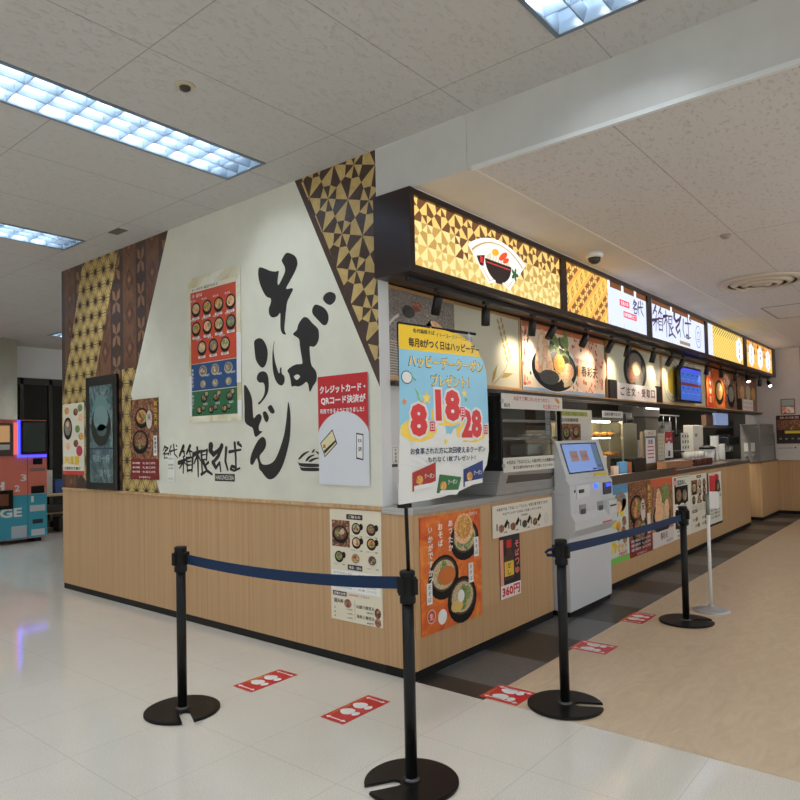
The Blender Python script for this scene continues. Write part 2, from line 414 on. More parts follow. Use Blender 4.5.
# fascia wall over the counter and the white wall beside the opening
mb = MB().box((.1,.285,1.87), (11.05,.36,LC), mat((70,52,44), .5)).box((.1,.27,1.0), (.56,.36,1.9), WHITEW).box((.02,.249,2.57),(.1,.36,LC),mat((70,52,44), .5)); struct('wall_fascia', mb)
mb = MB().box((.1,.20,1.875), (11.05,.30,1.905), mat((46,36,32), .4)).box((.1,.195,1.905), (11.05,.285,1.918), OAKD); struct('trim_3', mb)
# far end wall
KW0 = mat((62,58,50), .5)
mb = MB().box((11.05,-.46,1.0), (11.2,.5,LC), PINKW).box((11.05,.5,1.0), (11.2,2.7,LC), KW0).box((11.05,-.46,.06), (11.2,.9,1.0), OAK); struct('wall_back', mb)
mb = MB().box((11.044,-.47,0), (11.2,.9,.06), BLACK); struct('baseboard_back', mb)
mb = MB().box((11.04,-.49,.06), (11.2,-.46,LC), mat((150,84,50), .4)); struct('trim_4', mb)
mb = MB().box((11.05,-9,0), (11.2,-.49,LC), mat((96,70,56), .6)); struct('wall_right', mb)
# kitchen shell
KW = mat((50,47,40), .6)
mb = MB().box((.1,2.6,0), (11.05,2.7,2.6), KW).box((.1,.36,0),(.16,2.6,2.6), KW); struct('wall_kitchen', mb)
mb = MB().box((.1,.36,2.58), (11.05,2.7,2.62), mat((90,86,80), .8)); struct('ceiling_kitchen', mb)
# far end of the left aisle: column, glazed front with frosted transom
mb = MB().lathe([(.45,0),(.45,HC)], (1.2,10.4,0), BEIGEC, 40); struct('wall_column', mb)
FR = mat((70,68,64), .5); TRAN = mat((244,246,248), .2)
DGL = mat((18,19,22), .06)  # opaque pane; the darkness outside is put into its near-black colour
w1 = empty('window_1', (2.6,10.8,0), kind='structure')
mb = MB()
for x in (-3, -.2, 1.9, 2.42, 3.3, 4.6): mb.box((x-.03,10.76,0), (x+.03,10.86,2.84), FR)
mb.box((-3,10.76,2.72), (5,10.86,2.84), FR).box((-3,10.76,.0), (5,10.86,.12), FR); mb.build('window_frame', w1)
MB().box((-3,10.8,.12), (5,10.82,2.72), DGL).build('night_pane', w1)
MB().box((-3,10.79,2.84), (5,10.83,HC), TRAN).build('frosted_transom', w1)
mb = MB().box((-10,10.9,0), (-3,11,HC), WALLC); struct('wall_far', mb)

# ------------------------------------------------------------ ceiling lights
REFL = mat((112,128,144), .3); TUBEM = bpy.data.materials.new('lamp_tube'); TUBEM.use_nodes = True
b = TUBEM.node_tree.nodes['Principled BSDF']; b.inputs['Base Color'].default_value = (.8,.8,.8,1)
b.inputs['Emission Color'].default_value = (.90,.96,1,1); b.inputs['Emission Strength'].default_value = TUBE
def make_light(x0, x1, y, z, label):
    t = empty('ceiling_light', ((x0+x1)/2, y, z), label, 'ceiling light', 'recessed louvred ceiling lights'); w_ = LW
    mb = MB().box((x0,y-w_,z), (x1,y-w_+.012,z+.1), REFL).box((x0,y+w_-.012,z), (x1,y+w_,z+.1), REFL).box((x0,y-w_,z), (x0+.012,y+w_,z+.1), REFL).box((x1-.012,y-w_,z), (x1,y+w_,z+.1), REFL)
    mb.box((x0,y-w_,z+.1), (x1,y+w_,z+.11), REFL); mb.build('housing', t)
    mb = MB().box((x0-.015,y-w_-.015,z-.006), (x1+.015,y-w_+.01,z), REFL).box((x0-.015,y+w_-.01,z-.006), (x1+.015,y+w_+.015,z), REFL).box((x0-.015,y-w_,z-.006), (x0+.01,y+w_,z), REFL).box((x1-.01,y-w_,z-.006), (x1+.015,y+w_,z), REFL)
    mb.build('frame', t)
    mb = MB(); b3 = 2*w_/3
    for k in (1, 2):
        yy = y-w_+b3*k; mb.prism([(-.022,.06),(.022,.06),(.003,.002),(-.003,.002)], (x0+.012,yy,z), (0,1,0), (0,0,1), (x1-x0-.024,0,0), REFL)
    n = 15
    for k in range(1, n):
        xx = x0+(x1-x0)*k/n; mb.prism([(-.014,.05),(.014,.05),(.002,.003),(-.002,.003)], (xx,y-w_+.012,z), (1,0,0), (0,0,1), (0,2*w_-.024,0), REFL)
    mb.build('louvre', t)
    for k in range(3):
        yy = y-w_+b3*(k+.5)
        mb = MB().lathe([(.014,x0+.1-x0),(.014,x1-x0-.1)], (x0,yy,z+.07), TUBEM, 8, 'X'); mb.build('lamp_tube', t)
    return t
for a, (x0, x1) in enumerate(LX):
    for j, y in enumerate(LY):
        lab = ('long ceiling light nearest the camera on the left, above the aisle' if (a, j) == (0, 2) else 'far left ceiling light cut by the left edge, beyond the long one' if (a, j) == (0, 1)
               else 'ceiling light cut off by the top edge with three tubes showing' if (a, j) == (0, 3) else 'louvred ceiling light outside the picture over the aisle')
        if a == 0 or j in (1,2,3,4): make_light(x0, x1, y, HC, lab)
make_light(1.72, 4.15, 9.0, HC, 'distant ceiling light seen beside the dark windows at the left')
for x, y in ((2.2,-3.6), (4.6,-3.6), (7.0,-3.6), (9.4,-3.6), (1.0,-6.0), (5.0,-6.0), (8.5,-6.0)):  # unseen lamps added to brighten the beige floor and low ceiling
    t = empty('added_fill_light', (x,y,2.5), 'added fill light on a batten outside the picture over the beige floor', 'added fill light', 'added fill lights over the beige floor')
    MB().box((x-.65,y-.03,2.50), (x+.65,y+.03,2.56), REFL).build('batten', t); MB().tube([(x-.5,y,2.56),(x-.5,y,LC)], .006, REFL, 6).tube([(x+.5,y,2.56),(x+.5,y,LC)], .006, REFL, 6).build('hanger', t)
    for s_ in (-1, 1): MB().lathe([(.014,x-.62),(.014,x+.62)], (0,y+s_*.055,2.53), TUBEM, 8, 'X').box((x-.63,y+s_*.055-.02,2.51),(x-.62,y+s_*.055+.02,2.55), REFL).build('lamp_tube', t)

# ============================================================ printed wall
def marquetry(a, x0, y0, nx, ny, sx, sy, rot, cd, cg, parity=0, l=1):
    """pinwheel marquetry: checkerboard of eight-pointed and four-pointed stars"""
    cr, sr = math.cos(rot), math.sin(rot)
    def T(u, v): u *= sx; v *= sy; return (x0+u*cr-v*sr, y0+u*sr+v*cr)
    for i in range(nx):
        for j in range(ny):
            fl = (i+j+parity) % 2
            def q(*pts):
                r = []
                for u, v in pts:
                    if fl: u, v = 1-v, u
                    r.append(T(i+u, j+v))
                return r
            d = cd(i, j) if callable(cd) else cd; g = cg(i, j) if callable(cg) else cg
            a.poly(q((0,0),(.6,0),(.66,.34),(.5,.5)), d, l); a.poly(q((0,0),(.5,.5),(.34,.66),(0,.6)), g, l)
            a.poly(q((1,1),(.4,1),(.34,.66),(.5,.5)), d, l); a.poly(q((1,1),(.5,.5),(.66,.34),(1,.4)), g, l)
            a.poly(q((1,0),(.66,.34),(.6,0)), g, l); a.poly(q((1,0),(1,.4),(.66,.34)), d, l)
            a.poly(q((0,1),(0,.6),(.34,.66)), d, l); a.poly(q((0,1),(.34,.66),(.4,1)), g, l)
def wq(y, z): return (4.828-y, z-1.08)        # wall coordinates to print coordinates
# right triangle of pinwheels
a = onX(-.0006, 4.828, 1.08, .249, HC, eps=.00025); a.region = None
tri = [wq(1.04,HC-.001), wq(.25,1.86), wq(.25,HC-.001)]
a.poly(tri, DKB, 0); 
a.region = [wq(.985,HC-.001), wq(.25,1.96), wq(.25,HC-.001)]
marquetry(a, *wq(1.64,2.03), 10, 10, .198, .232, -.27, DKB, GOLDL, parity=0)
P(a.done('marquetry_mural'), 'triangular mural of gold and brown pinwheel marquetry at the right end of the cream wall', 'wall mural', 'marquetry murals on the cream wall')
# left mural of striped marquetry
a = onX(-.0006, 4.828, 1.08, .249, HC, eps=.00025)
up_ = [wq(4.827,2.0), wq(3.388,2.0), wq(2.722,HC-.001), wq(4.827,HC-.001)]
lo_ = [wq(4.827,1.081), wq(2.9,1.081), wq(3.388,2.0), wq(4.827,2.0)]
def tilt(y, z): return wq(y, z)
BR2 = mat((134,92,66), .4); BR3 = mat((84,48,34), .4); PET = mat((142,104,76), .4)
def stripes(reg):
    a.region = reg; a.poly(reg, DKB, 0)
    for (yl, yr, kind) in ((4.75,4.52,'d'), (4.52,4.28,'x'), (3.98,3.76,'d'), (3.76,3.54,'x'), (3.52,3.28,'d'), (3.28,3.1,'x'), (3.1,2.88,'d'), (2.86,2.64,'x'), (4.28,4.0,'d')):
        c = (yl+yr)/2; h = (yl-yr)/2
        if kind == 'd':
            a.poly([wq(yl,1), wq(yr,1), wq(yr,3.5), wq(yl,3.5)], BRN, 1)
            z = 1.15
            while z < 3.6:
                for k_, (s_, m_) in enumerate(((1,BR3), (.78,BRN), (.5,BR3), (.38,PET))):
                    a.poly([wq(c+h*.62*s_,z), wq(c,z-.11*s_), wq(c-h*.62*s_,z), wq(c,z+.11*s_)], m_, 2+k_*.6)
                z += .325
        else:
            z = 1.3
            while z < 3.6:
                for sx_ in (-1, 1):
                    for sz in (-1, 1):
                        a.poly([wq(c,z), wq(c-sx_*h*.62,z+sz*.035), wq(c-sx_*h*.66,z+sz*.12), wq(c-sx_*h*.22,z+sz*.095)][::(1 if sx_*sz > 0 else -1)], PET, 2)
                z += .325
def asanoha(reg, band, m, dk, step=.17):
    # clip the slanted band against the mural region, then star lattice
    bp = clip(band, reg)
    if not bp: return
    a.region = None; a.poly(bp, m, 5); a.region = bp
    i = 0; y = .0
    while y < 2.6:
        x = (i % 2)*step*.5
        while x < 2.4:
            for k in range(12):
                t = math.pi*k/6+math.pi/6; L_ = step*(.52 if k % 2 else .44); w_ = .0075
                dx, dy = math.cos(t), math.sin(t)
                a.poly([(x-dy*w_, y+dx*w_), (x+dy*w_, y-dx*w_), (x+dx*L_+dy*.003, y+dy*L_-dx*.003), (x+dx*L_-dy*.003, y+dy*L_+dx*.003)], dk, 6)
            a.ell(x, y, .012, .012, dk, 7, 8)
            x += step
        y += step*.866; i += 1
stripes(up_); stripes(lo_)
DKL = mat((74,56,42), .4)
band = [wq(4.76,2.2), wq(4.09,2.2), wq(3.59,3.45), wq(4.33,3.45)]
asanoha(up_, band, GOLDP, DKL)
band = [wq(4.83,1.95), wq(4.19,1.95), wq(4.09,2.2), wq(4.76,2.2), wq(4.83,2.1)]
asanoha(up_, [wq(4.83,1.99), wq(4.17,1.99), wq(4.09,2.2), wq(4.76,2.2)], GOLDP, DKL)
asanoha(lo_, [wq(4.83,1.6), wq(4.1,1.0), wq(3.9,1.0), wq(4.17,2.01), wq(4.83,2.01)], GOLDP, DKL)
asanoha(lo_, [wq(3.55,1.0), wq(2.85,1.0), wq(2.85,2.01), wq(3.55,2.01)], GOLDP, DKL)
asanoha(up_, [wq(3.55,1.99), wq(3.1,1.99), wq(3.3,2.25), wq(3.55,2.25)], GOLDP, DKL)
a.region = None
P(a.done('marquetry_mural'), 'striped brown marquetry mural with diamonds and gold stars at the left end of the wall', 'wall mural', 'marquetry murals on the cream wall')

LOGOS = [[(235,165),(200,245),16],[(222,205),(246,212),9],[(236,205),(246,250),9],[(292,163),(262,228),15],[(280,200),(312,214),9],[(288,208),(296,250),8],
 [(195,305),(262,275),17],[(236,255),(234,320),(230,392),10],[(230,300),(200,352),10],[(240,300),(260,322),7],[(262,262),(268,378),10],[(262,266),(314,258),11],[(314,258),(306,378),12],[(270,295),(302,290),7],[(270,325),(302,322),7],[(268,370),(308,364),10],
 [(322,235),(374,210),19],[(352,178),(357,300),(358,418),12],[(350,250),(324,312),11],[(362,250),(380,288),9],[(386,208),(392,398),12],[(386,212),(430,200),11],[(432,200),(426,282),12],[(392,240),(424,235),6],[(392,280),(426,275),7],[(385,398),(426,372),13],[(402,300),(430,368),(470,396),15],[(442,300),(410,332),11],
 [(463,165),(458,200),(482,236),28],[(482,236),(520,205),(548,168),18],[(548,168),(520,250),(480,300),20],[(480,300),(500,345),20],[(500,345),(530,300),(538,372),12],
 [(582,185),(574,290),(592,358),14],[(606,216),(690,200),12],[(645,148),(652,260),(652,352),13],[(652,340),(622,328),(612,352),(640,364),(680,344),12],[(672,150),(680,162),16],[(688,166),(694,176),12],
 [(94,162),(80,202),9],[(92,172),(118,182),(78,234),10],[(95,196),(110,200),7],[(92,226),(88,272),7],[(95,232),(124,226),(116,264),(90,266),7],
 [(142,162),(124,218),8],[(134,200),(136,268),7],[(140,208),(186,192),8],[(160,152),(166,230),(190,264),9],[(180,160),(186,170),8]]
def logo(a, x0, z0, x1, z1, m, l=1, which=None, wm=1.0):
    """brush characters of the shop name inside the box x0..x1, z0..z1"""
    sel = LOGOS if which is None else [LOGOS[i] for i in which]
    X0 = min(p[0] for s in sel for p in s[:-1]); X1 = max(p[0] for s in sel for p in s[:-1]); Y0 = min(p[1] for s in sel for p in s[:-1]); Y1 = max(p[1] for s in sel for p in s[:-1])
    kx = (x1-x0)/(X1-X0); kz = (z1-z0)/(Y1-Y0)
    for i, s in enumerate(sel): a.stroke([(x0+(p[0]-X0)*kx, z1-(p[1]-Y0)*kz) for p in s[:-1]], s[-1]*(kx+kz)/2*wm, m, l+(i % 7)*.5)
# big brush lettering
STROKES = {'so':[(1.459,2.865),(1.393,2.845),(1.327,2.815),(1.269,2.8),(1.231,2.797),(1.24,2.759),(1.247,2.713),(1.236,2.694),(1.2,2.729),(1.163,2.779),(1.165,2.817),(1.196,2.865),(1.186,2.886),(1.146,2.916),(1.098,2.904),(1.05,2.876),(1.027,2.842),(1.025,2.805),(1.053,2.759),(1.102,2.708),(1.152,2.655),(1.125,2.646),(1.09,2.645),(1.077,2.631),(1.105,2.597),(1.141,2.551),(1.156,2.493),(1.169,2.42),(1.179,2.347),(1.161,2.312),(1.196,2.319),(1.219,2.351),(1.224,2.408),(1.223,2.479),(1.256,2.46),(1.314,2.458),(1.349,2.487),(1.353,2.53),(1.333,2.565),(1.328,2.603),(1.383,2.63),(1.433,2.696),(1.462,2.759),(1.474,2.819)],'d1':[(0.745,2.545),(0.695,2.555),(0.646,2.534),(0.637,2.502),(0.657,2.475),(0.697,2.463),(0.74,2.485),(0.764,2.517)],'d2':[(0.877,2.454),(0.854,2.484),(0.822,2.483),(0.76,2.455),(0.721,2.414),(0.712,2.369),(0.731,2.332),(0.769,2.332),(0.819,2.374),(0.869,2.421)],'ba':[(1.085,2.303),(1.043,2.33),(1.022,2.373),(0.968,2.413),(0.922,2.401),(0.877,2.359),(0.82,2.312),(0.811,2.266),(0.816,2.231),(0.842,2.198),(0.875,2.188),(0.907,2.195),(0.908,2.151),(0.903,2.097),(0.891,2.056),(0.853,2.017),(0.841,1.98),(0.849,1.94),(0.882,1.907),(0.915,1.869),(0.93,1.919),(0.95,1.943),(0.993,1.924),(1.033,1.916),(1.081,1.923),(1.108,1.921),(1.12,1.97),(1.133,2.012),(1.153,2.042),(1.111,2.066),(1.056,2.079),(0.996,2.077),(0.989,2.096),(1.001,2.152),(1.013,2.212),(1.022,2.263)],'bah':[(1.083,1.992),(1.045,2.005),(1.015,1.987),(1.052,1.965)],'bal':[(1.292,2.28),(1.305,2.21),(1.29,2.124),(1.259,2.046),(1.241,2.03),(1.234,2.067),(1.218,2.068),(1.217,2.028),(1.189,2.003),(1.186,1.965),(1.212,1.937),(1.247,1.943),(1.282,1.972),(1.307,2.021),(1.32,2.088),(1.32,2.174),(1.309,2.239)],'u1':[(1.533,2.302),(1.472,2.319),(1.42,2.294),(1.38,2.232),(1.375,2.17),(1.395,2.114),(1.433,2.087),(1.477,2.107),(1.518,2.159),(1.53,2.233)],'u2':[(1.506,2.027),(1.479,2.054),(1.426,2.059),(1.385,2.037),(1.369,1.988),(1.37,1.921),(1.393,1.875),(1.439,1.835),(1.484,1.808),(1.499,1.819),(1.461,1.841),(1.423,1.882),(1.414,1.934),(1.431,1.972),(1.473,1.975),(1.506,1.998)],'do':[(1.665,1.971),(1.627,1.948),(1.589,1.897),(1.57,1.847),(1.564,1.769),(1.555,1.705),(1.516,1.728),(1.478,1.734),(1.457,1.711),(1.465,1.683),(1.488,1.65),(1.493,1.629),(1.487,1.606),(1.449,1.599),(1.482,1.58),(1.528,1.559),(1.55,1.576),(1.568,1.628),(1.618,1.649),(1.664,1.685),(1.666,1.793),(1.669,1.892)],'dd1':[(1.441,1.744),(1.411,1.752),(1.385,1.727),(1.373,1.698),(1.391,1.67),(1.413,1.674),(1.434,1.705)],'dd2':[(1.381,1.784),(1.351,1.797),(1.33,1.786),(1.302,1.743),(1.328,1.73),(1.353,1.74),(1.377,1.765)],'n':[(1.148,1.81),(1.132,1.758),(1.125,1.675),(1.135,1.556),(1.16,1.473),(1.204,1.372),(1.255,1.297),(1.314,1.249),(1.372,1.234),(1.416,1.248),(1.466,1.29),(1.496,1.313),(1.505,1.357),(1.524,1.395),(1.555,1.361),(1.579,1.342),(1.605,1.356),(1.596,1.41),(1.561,1.468),(1.506,1.53),(1.453,1.558),(1.416,1.538),(1.41,1.495),(1.433,1.457),(1.486,1.414),(1.479,1.371),(1.45,1.347),(1.384,1.348),(1.325,1.371),(1.281,1.418),(1.237,1.493),(1.199,1.576),(1.176,1.668),(1.16,1.759)],'pl1':[(1.053,1.372),(1.034,1.359),(0.828,1.353),(0.828,1.333),(1.021,1.334)],'pl2':[(1.041,1.343),(1.014,1.327),(0.829,1.326),(0.829,1.304),(0.995,1.302),(1.028,1.318)],'pa1':[(1.049,1.39),(1.005,1.426),(0.952,1.444),(0.932,1.442),(0.979,1.419),(1.033,1.386)],'pa2':[(0.973,1.377),(0.946,1.404),(0.9,1.419),(0.875,1.417),(0.92,1.399),(0.954,1.374)],'pa3':[(0.943,1.372),(0.901,1.392),(0.85,1.399),(0.827,1.395),(0.876,1.383),(0.915,1.368)],'pa4':[(0.907,1.435),(0.893,1.453),(0.871,1.459),(0.884,1.439),(0.894,1.433)],'pa5':[(0.868,1.444),(0.842,1.439),(0.826,1.427),(0.826,1.417),(0.849,1.427)]}
def brush(keys, name, label, cat):
    a = onX(-.0012, 4.828, 0, .249, HC); G = lambda k: smooth_loop([(4.828-y, z) for y, z in STROKES[k]], 3)
    for k in keys:
        if k == 'ba': a.poly(G('ba'), INK, 1, hole=G('bah'))
        else: a.poly(G(k), INK, 1)
    return P(a.done(name), label, cat)
brush(['so','d1','d2','ba','bal','u1','u2','do','dd1','dd2','n'], 'brush_lettering', 'huge black brush lettering reading そばうどん down the cream wall', 'wall lettering')
brush(['pl1','pl2','pa1','pa2','pa3','pa4','pa5'], 'noodle_tray_print', 'small black line print of a noodle tray beside the red and white poster', 'wall print')
# shop name lettering
a = onX(-.0012, 4.828, 0, .249, HC); X = lambda y: 4.828-y
logo(a, X(2.589), 1.24, X(1.712), 1.515, INK, 1, range(0,39), 1.7); logo(a, X(2.843), 1.39, X(2.607), 1.515, INK, 1, range(39,len(LOGOS)), 1.25)
a.rect(X(2.068), 1.208, X(1.802), 1.268, INK, 1); a.text('HAKONESOBA', X(2.055), 1.22, X(1.815), 1.256, PAPER, 2, .01)
P(a.done('shop_name_lettering'), 'black lettering 名代箱根そば with a small dark tag low on the cream wall', 'wall lettering')
a = onX(-.004, 2.764, 1.19, 2.655, 1.42, thick=.003, back=mat((226,228,218)))
for i, (h, t) in enumerate((( .205,'お知らせ'), (.15,'営業時間'), (.12,'店内 撮影'), (.03,'以上'))): a.text(t, .012, h-.012, .09, h+.004, INK, 2, .0)
P(a.done('paper_notice'), 'tiny pale paper notice taped under the first characters of the shop name', 'notice')

# ============================================================ posters on the cream wall
ORG = mat((206,74,44), .4); BLU = mat((28,74,128), .4); GRN = mat((34,100,62), .4); CRM = mat((232,226,206), .4)
def yen(a, x, y, w_, m=WHITE, l=6, t='430円'): a.text(t, x, y, x+w_, y+w_*.34, m, l, .02)
a = onX(-.0085, 2.405, 1.695, 1.69, 2.93, thick=.004, back=CREAMG); W_ = a.W
a.rect(.0, .06, .04, .4, WHITE, 1); a.rect(.655, .3, .712, .7, WHITE, 1); a.rect(.66,.03,.712,.16, WHITE, 1)
a.rect(.03, .50, .66, 1.11, ORG, 1); a.rect(.03, .27, .66, .495, BLU, 1); a.rect(.03, .055, .66, .265, GRN, 1); a.rect(.03, 1.113, .66, 1.15, CRM, 1)
a.text('おしながき 毎日打ちたて', .05, 1.12, .42, 1.145, INK, 2, .02); a.text('冷・温そば', .06, 1.062, .2, 1.092, WHITE, 3, .02)
for r_, (z, xs_) in enumerate(((.965, (.11,.27,.43,.59)), (.80, (.11,.27,.43,.59)), (.63, (.19,.35,.51)))):
    for i, x in enumerate(xs_):
        a.bowl(x, z, .066, [NOOD,TEMP,TEMP,EBI,NOOD,GREYF][(i+r_*2) % 6], [TEMP,GREEN,EBI][(i+r_) % 3], 3, seed=i+r_*7, asp=.95)
        a.rect(x-.05, z-.092, x+.05, z-.072, WHITE, 9); yen(a, x-.03, z-.09, .06, INK, 10)
        a.text('天ぷら', x-.075, z+.062, x+.0, z+.078, WHITE, 9, .02)
for i, x in enumerate((.2,.37,.55)):
    a.bowl(x, .435, .055, GREYF, EBI, 3, rim=mat((190,180,160)), seed=40+i, asp=.85); a.bowl(x, .325, .04, NOOD, GREYF, 3, rim=mat((170,160,140)), seed=50+i); yen(a, x+.03, .38, .06)
    a.bowl(x-.02+.03, .205, .045, BROWNM, GREYF, 3, seed=60+i); a.bowl(x+.05, .235, .03, NOOD, GREEN, 3, seed=70+i); a.bowl(x-.06, .105, .04, BROWNM, NOOD, 3, seed=80+i); yen(a, x+.0, .14, .06); a.bowl(x, .12, .03, GREYF, MEAT, 3, seed=90+i)
a.vtext('季節のそば', .05, .46, .03, WHITE, 3); a.vtext('丼セット', .05, .24, .03, WHITE, 3)
P(a.done('menu_poster'), 'tall menu poster with orange, blue and green blocks of small bowls on the cream wall', 'poster')
# credit card and phone payment poster
a = onX(-.0085, .825, 1.21, .348, 1.967, thick=.003, back=mat((222,226,232)))
RD = mat((198,30,40), .35); a.rect(0, .36, a.W, a.H, RD, 1)
arc = [(a.W/2+.285*math.cos(t), .22+.285*math.sin(t)) for t in [math.pi*k/24 for k in range(25)]]
arc = [(min(max(x, 0), a.W), y) for x, y in arc]; a.poly(arc+[(0,.1)] if False else arc, mat((222,226,232), .35), 2); a.rect(0, .0, a.W, .362, mat((222,226,232), .35), 2.5)
a.text('クレジットカード・', .02, .635, .455, .69, WHITE, 3, .05); a.text('QRコード決済が', .03, .555, .455, .615, WHITE, 3, .05); a.text('利用できるようになりました！', .02, .495, .44, .53, WHITE, 3, .04)
card = [(.015,.29),(.14,.385),(.185,.285),(.06,.19)]; a.poly(card, INK, 4); cc = [(.024,.288),(.139,.374),(.175,.287),(.062,.2)]; a.poly(cc, mat((226,218,170)), 5)
a.poly([(.05,.235),(.06,.215),(.178,.3),(.17,.312)], INK, 6); a.rect(.045,.255,.07,.28, mat((200,120,60)), 6)
a.poly([(.36,.18),(.365,.355),(.43,.345),(.425,.17)], INK, 4); a.poly([(.367,.19),(.371,.345),(.424,.337),(.419,.18)], WHITE, 5)
a.text('支払', .378, .29, .415, .315, INK, 6, .02); a.text('済', .378, .23, .415, .26, INK, 6, .02)
P(a.done('payment_poster'), 'red and white poster about card and QR payment at the right of the cream wall', 'poster')
# small bowl poster left of the screen
a = onX(-.0085, 4.80, 1.222, 4.315, 1.975, thick=.003, back=mat((222,216,196)))
YEL = mat((236,196,40), .4)
a.bowl(.12, .5, .1, GREYF, EBI, 3, seed=3, asp=1.2)
for i, (x, z) in enumerate(((.1,.68),(.3,.66),(.4,.6),(.34,.48),(.42,.4),(.3,.33),(.12,.3),(.4,.7))): a.ell(x, z, .055, .04, [TEMP,BROWNM,EBI,GREEN][i % 4], 2, 14)
a.ell(.38, .25, .07, .055, mat((190,60,80)), 3); a.text('冷し麺', .03, .11, .25, .2, YEL, 4, .05); a.text('祭', .27, .1, .38, .2, YEL, 4, .05); a.rect(0, .0, a.W, .04, mat((200,60,50)), 3); a.text('小海老かき揚げ', .03, .05, .4, .085, INK, 4, .02)
P(a.done('food_poster'), 'pale poster with one bowl and yellow lettering at the far left wall end', 'poster')
a = onX(-.0085, 3.383, 1.2, 2.905, 1.945, thick=.003, back=BROWNM)
a.rect(0, 0, a.W, .19, mat((128,28,26), .4), 1); a.bowl(.17, .36, .14, BROWNM, MEAT, 2, seed=5); a.bowl(.2, .58, .12, TEMP, BROWNM, 2, seed=6)
a.ell(.33, .55, .05, .085, mat((210,200,190)), 7); a.vtext('天', .33, .6, .06, INK, 8); a.vtext('秋の天丼', .44, .72, .055, mat((240,200,80)), 7); a.rect(.4,.22,.46,.4,WHITE,7); a.vtext('数量限定', .43, .39, .035, INK, 8)
for i in range(3):
    a.text('秋の味覚', .03, .14-i*.04, .16, .16-i*.04, WHITE, 3, .02); a.text('七五〇円', .2, .14-i*.04, .42, .16-i*.04, WHITE, 3, .02)
a.text('名代箱根そば', .14, .01, .34, .03, WHITE, 3, .01)
P(a.done('food_poster'), 'brown rice bowl poster with a red foot, right of the display screen', 'poster')
# digital display
t = empty('display_screen', (-.02,3.9,1.085), 'tall black framed display screen standing against the left mural', 'screen')
MB().box((-.04,3.6,1.083), (-.006,4.215,2.215), mat((14,14,15), .25), .008).build('housing', t)
a = onX(-.0415, 4.125, 1.155, 3.66, 2.12); SCR = nmat('dim_screen', b_food([(.3,(30,48,54)), (.5,(70,96,100)), (.7,(120,140,140))], 4, 2), .12)
a.rect(0, 0, a.W, a.H, SCR, 0); a.ell(.23, .62, .19, .25, mat((96,128,128), .15), 1); a.ell(.23, .56, .2, .2, mat((22,28,30), .15), 2); a.ell(.23,.64,.15,.13, mat((110,138,138), .15), 3); a.ell(.25,.52,.1,.06, mat((70,92,96), .15), 3)
a.rect(0,.33,a.W,.345,mat((40,60,80),.15),2); a.text('旬の一杯', .06, .2, .4, .28, mat((150,176,190), .15), 2, .0); a.text('冷やし', .2, .06, .42, .14, mat((150,176,190), .15), 2, .0)
a.done('screen_panel', t)
# menu sheet on the oak below
a = onX(-.004, .733, .29, .262, 1.045, thick=.003, back=mat((228,220,196)))
HB = mat((50,36,32), .5)
a.rect(.16, .69, .31, .725, HB, 2); a.text('ご飯もの', .18, .698, .29, .718, WHITE, 3, .02)
a.rect(.02,.5,.19,.68, BROWNM, 1); a.bowl(.1, .59, .075, BROWNM, NOOD, 2, seed=1)
for i, (x, z) in enumerate(((.25,.635),(.385,.635),(.25,.54),(.385,.54),(.085,.435),(.24,.43),(.39,.43))):
    a.bowl(x, z, .042, [NOOD,MEAT,EBI,TEMP,GREEN,TEMP,BROWNM][i], MEAT, 2, rim=(mat((214,206,196)) if i > 4 else None), seed=i+20, asp=.95)
    if i < 5: a.ell(x+.045, z+.01, .018, .022, BLK, 3)
    a.text('そばセット', x-.05, z-.06, x+.01, z-.05, INK, 3, .01); a.text('540', x+.03, z-.06, x+.055, z-.05, INK, 3, .02)
a.rect(.165,.35,.3,.385, HB, 2); a.text('単品・追加', .18,.358,.29,.378, WHITE, 3, .02); a.rect(.01,.2,.455,.34, mat((238,238,234)), 1)
for i in range(5): a.text('かけそば もりそば', .03, .315-i*.024, .2, .327-i*.024, INK, 2, .0); a.text('大盛 二八〇', .26, .315-i*.024, .42, .327-i*.024, INK, 2, .0)
a.rect(.02,.165,.15,.195, HB, 2); a.text('定番のお供', .03,.17,.14,.19, WHITE, 3, .02); a.text('お持ち帰り', .17,.175,.26,.187, RD, 2, .02); a.text('できます', .28,.175,.36,.187, INK, 2, .0)
a.text('鶏天串', .03,.115,.115,.145, INK, 2, .02); a.ell(.16,.12,.034,.03, MEAT, 3); a.text('山盛り舞茸天', .24,.1,.4,.125, INK, 2, .02); a.ell(.43,.09,.028,.034, BROWNM, 3)
a.text('海老と舞茸天', .24,.035,.4,.06, INK, 2, .02); a.ell(.43,.03,.028,.03, MEAT, 3); a.line([(.225,.02),(.225,.15)], .002, INK, 2)
for i in range(3): a.text('並', .03, .075-i*.028, .045, .087-i*.028, INK, 2, .02); a.text('110円', .15, .075-i*.028, .2, .087-i*.028, INK, 2, .02); 
a.text('380円', .33,.075,.39,.09,INK,2,.02); a.text('480円', .33,.008,.39,.022,INK,2,.02)
P(a.done('menu_sheet'), 'cream menu sheet taped to the oak panel behind the left blue belt', 'poster')

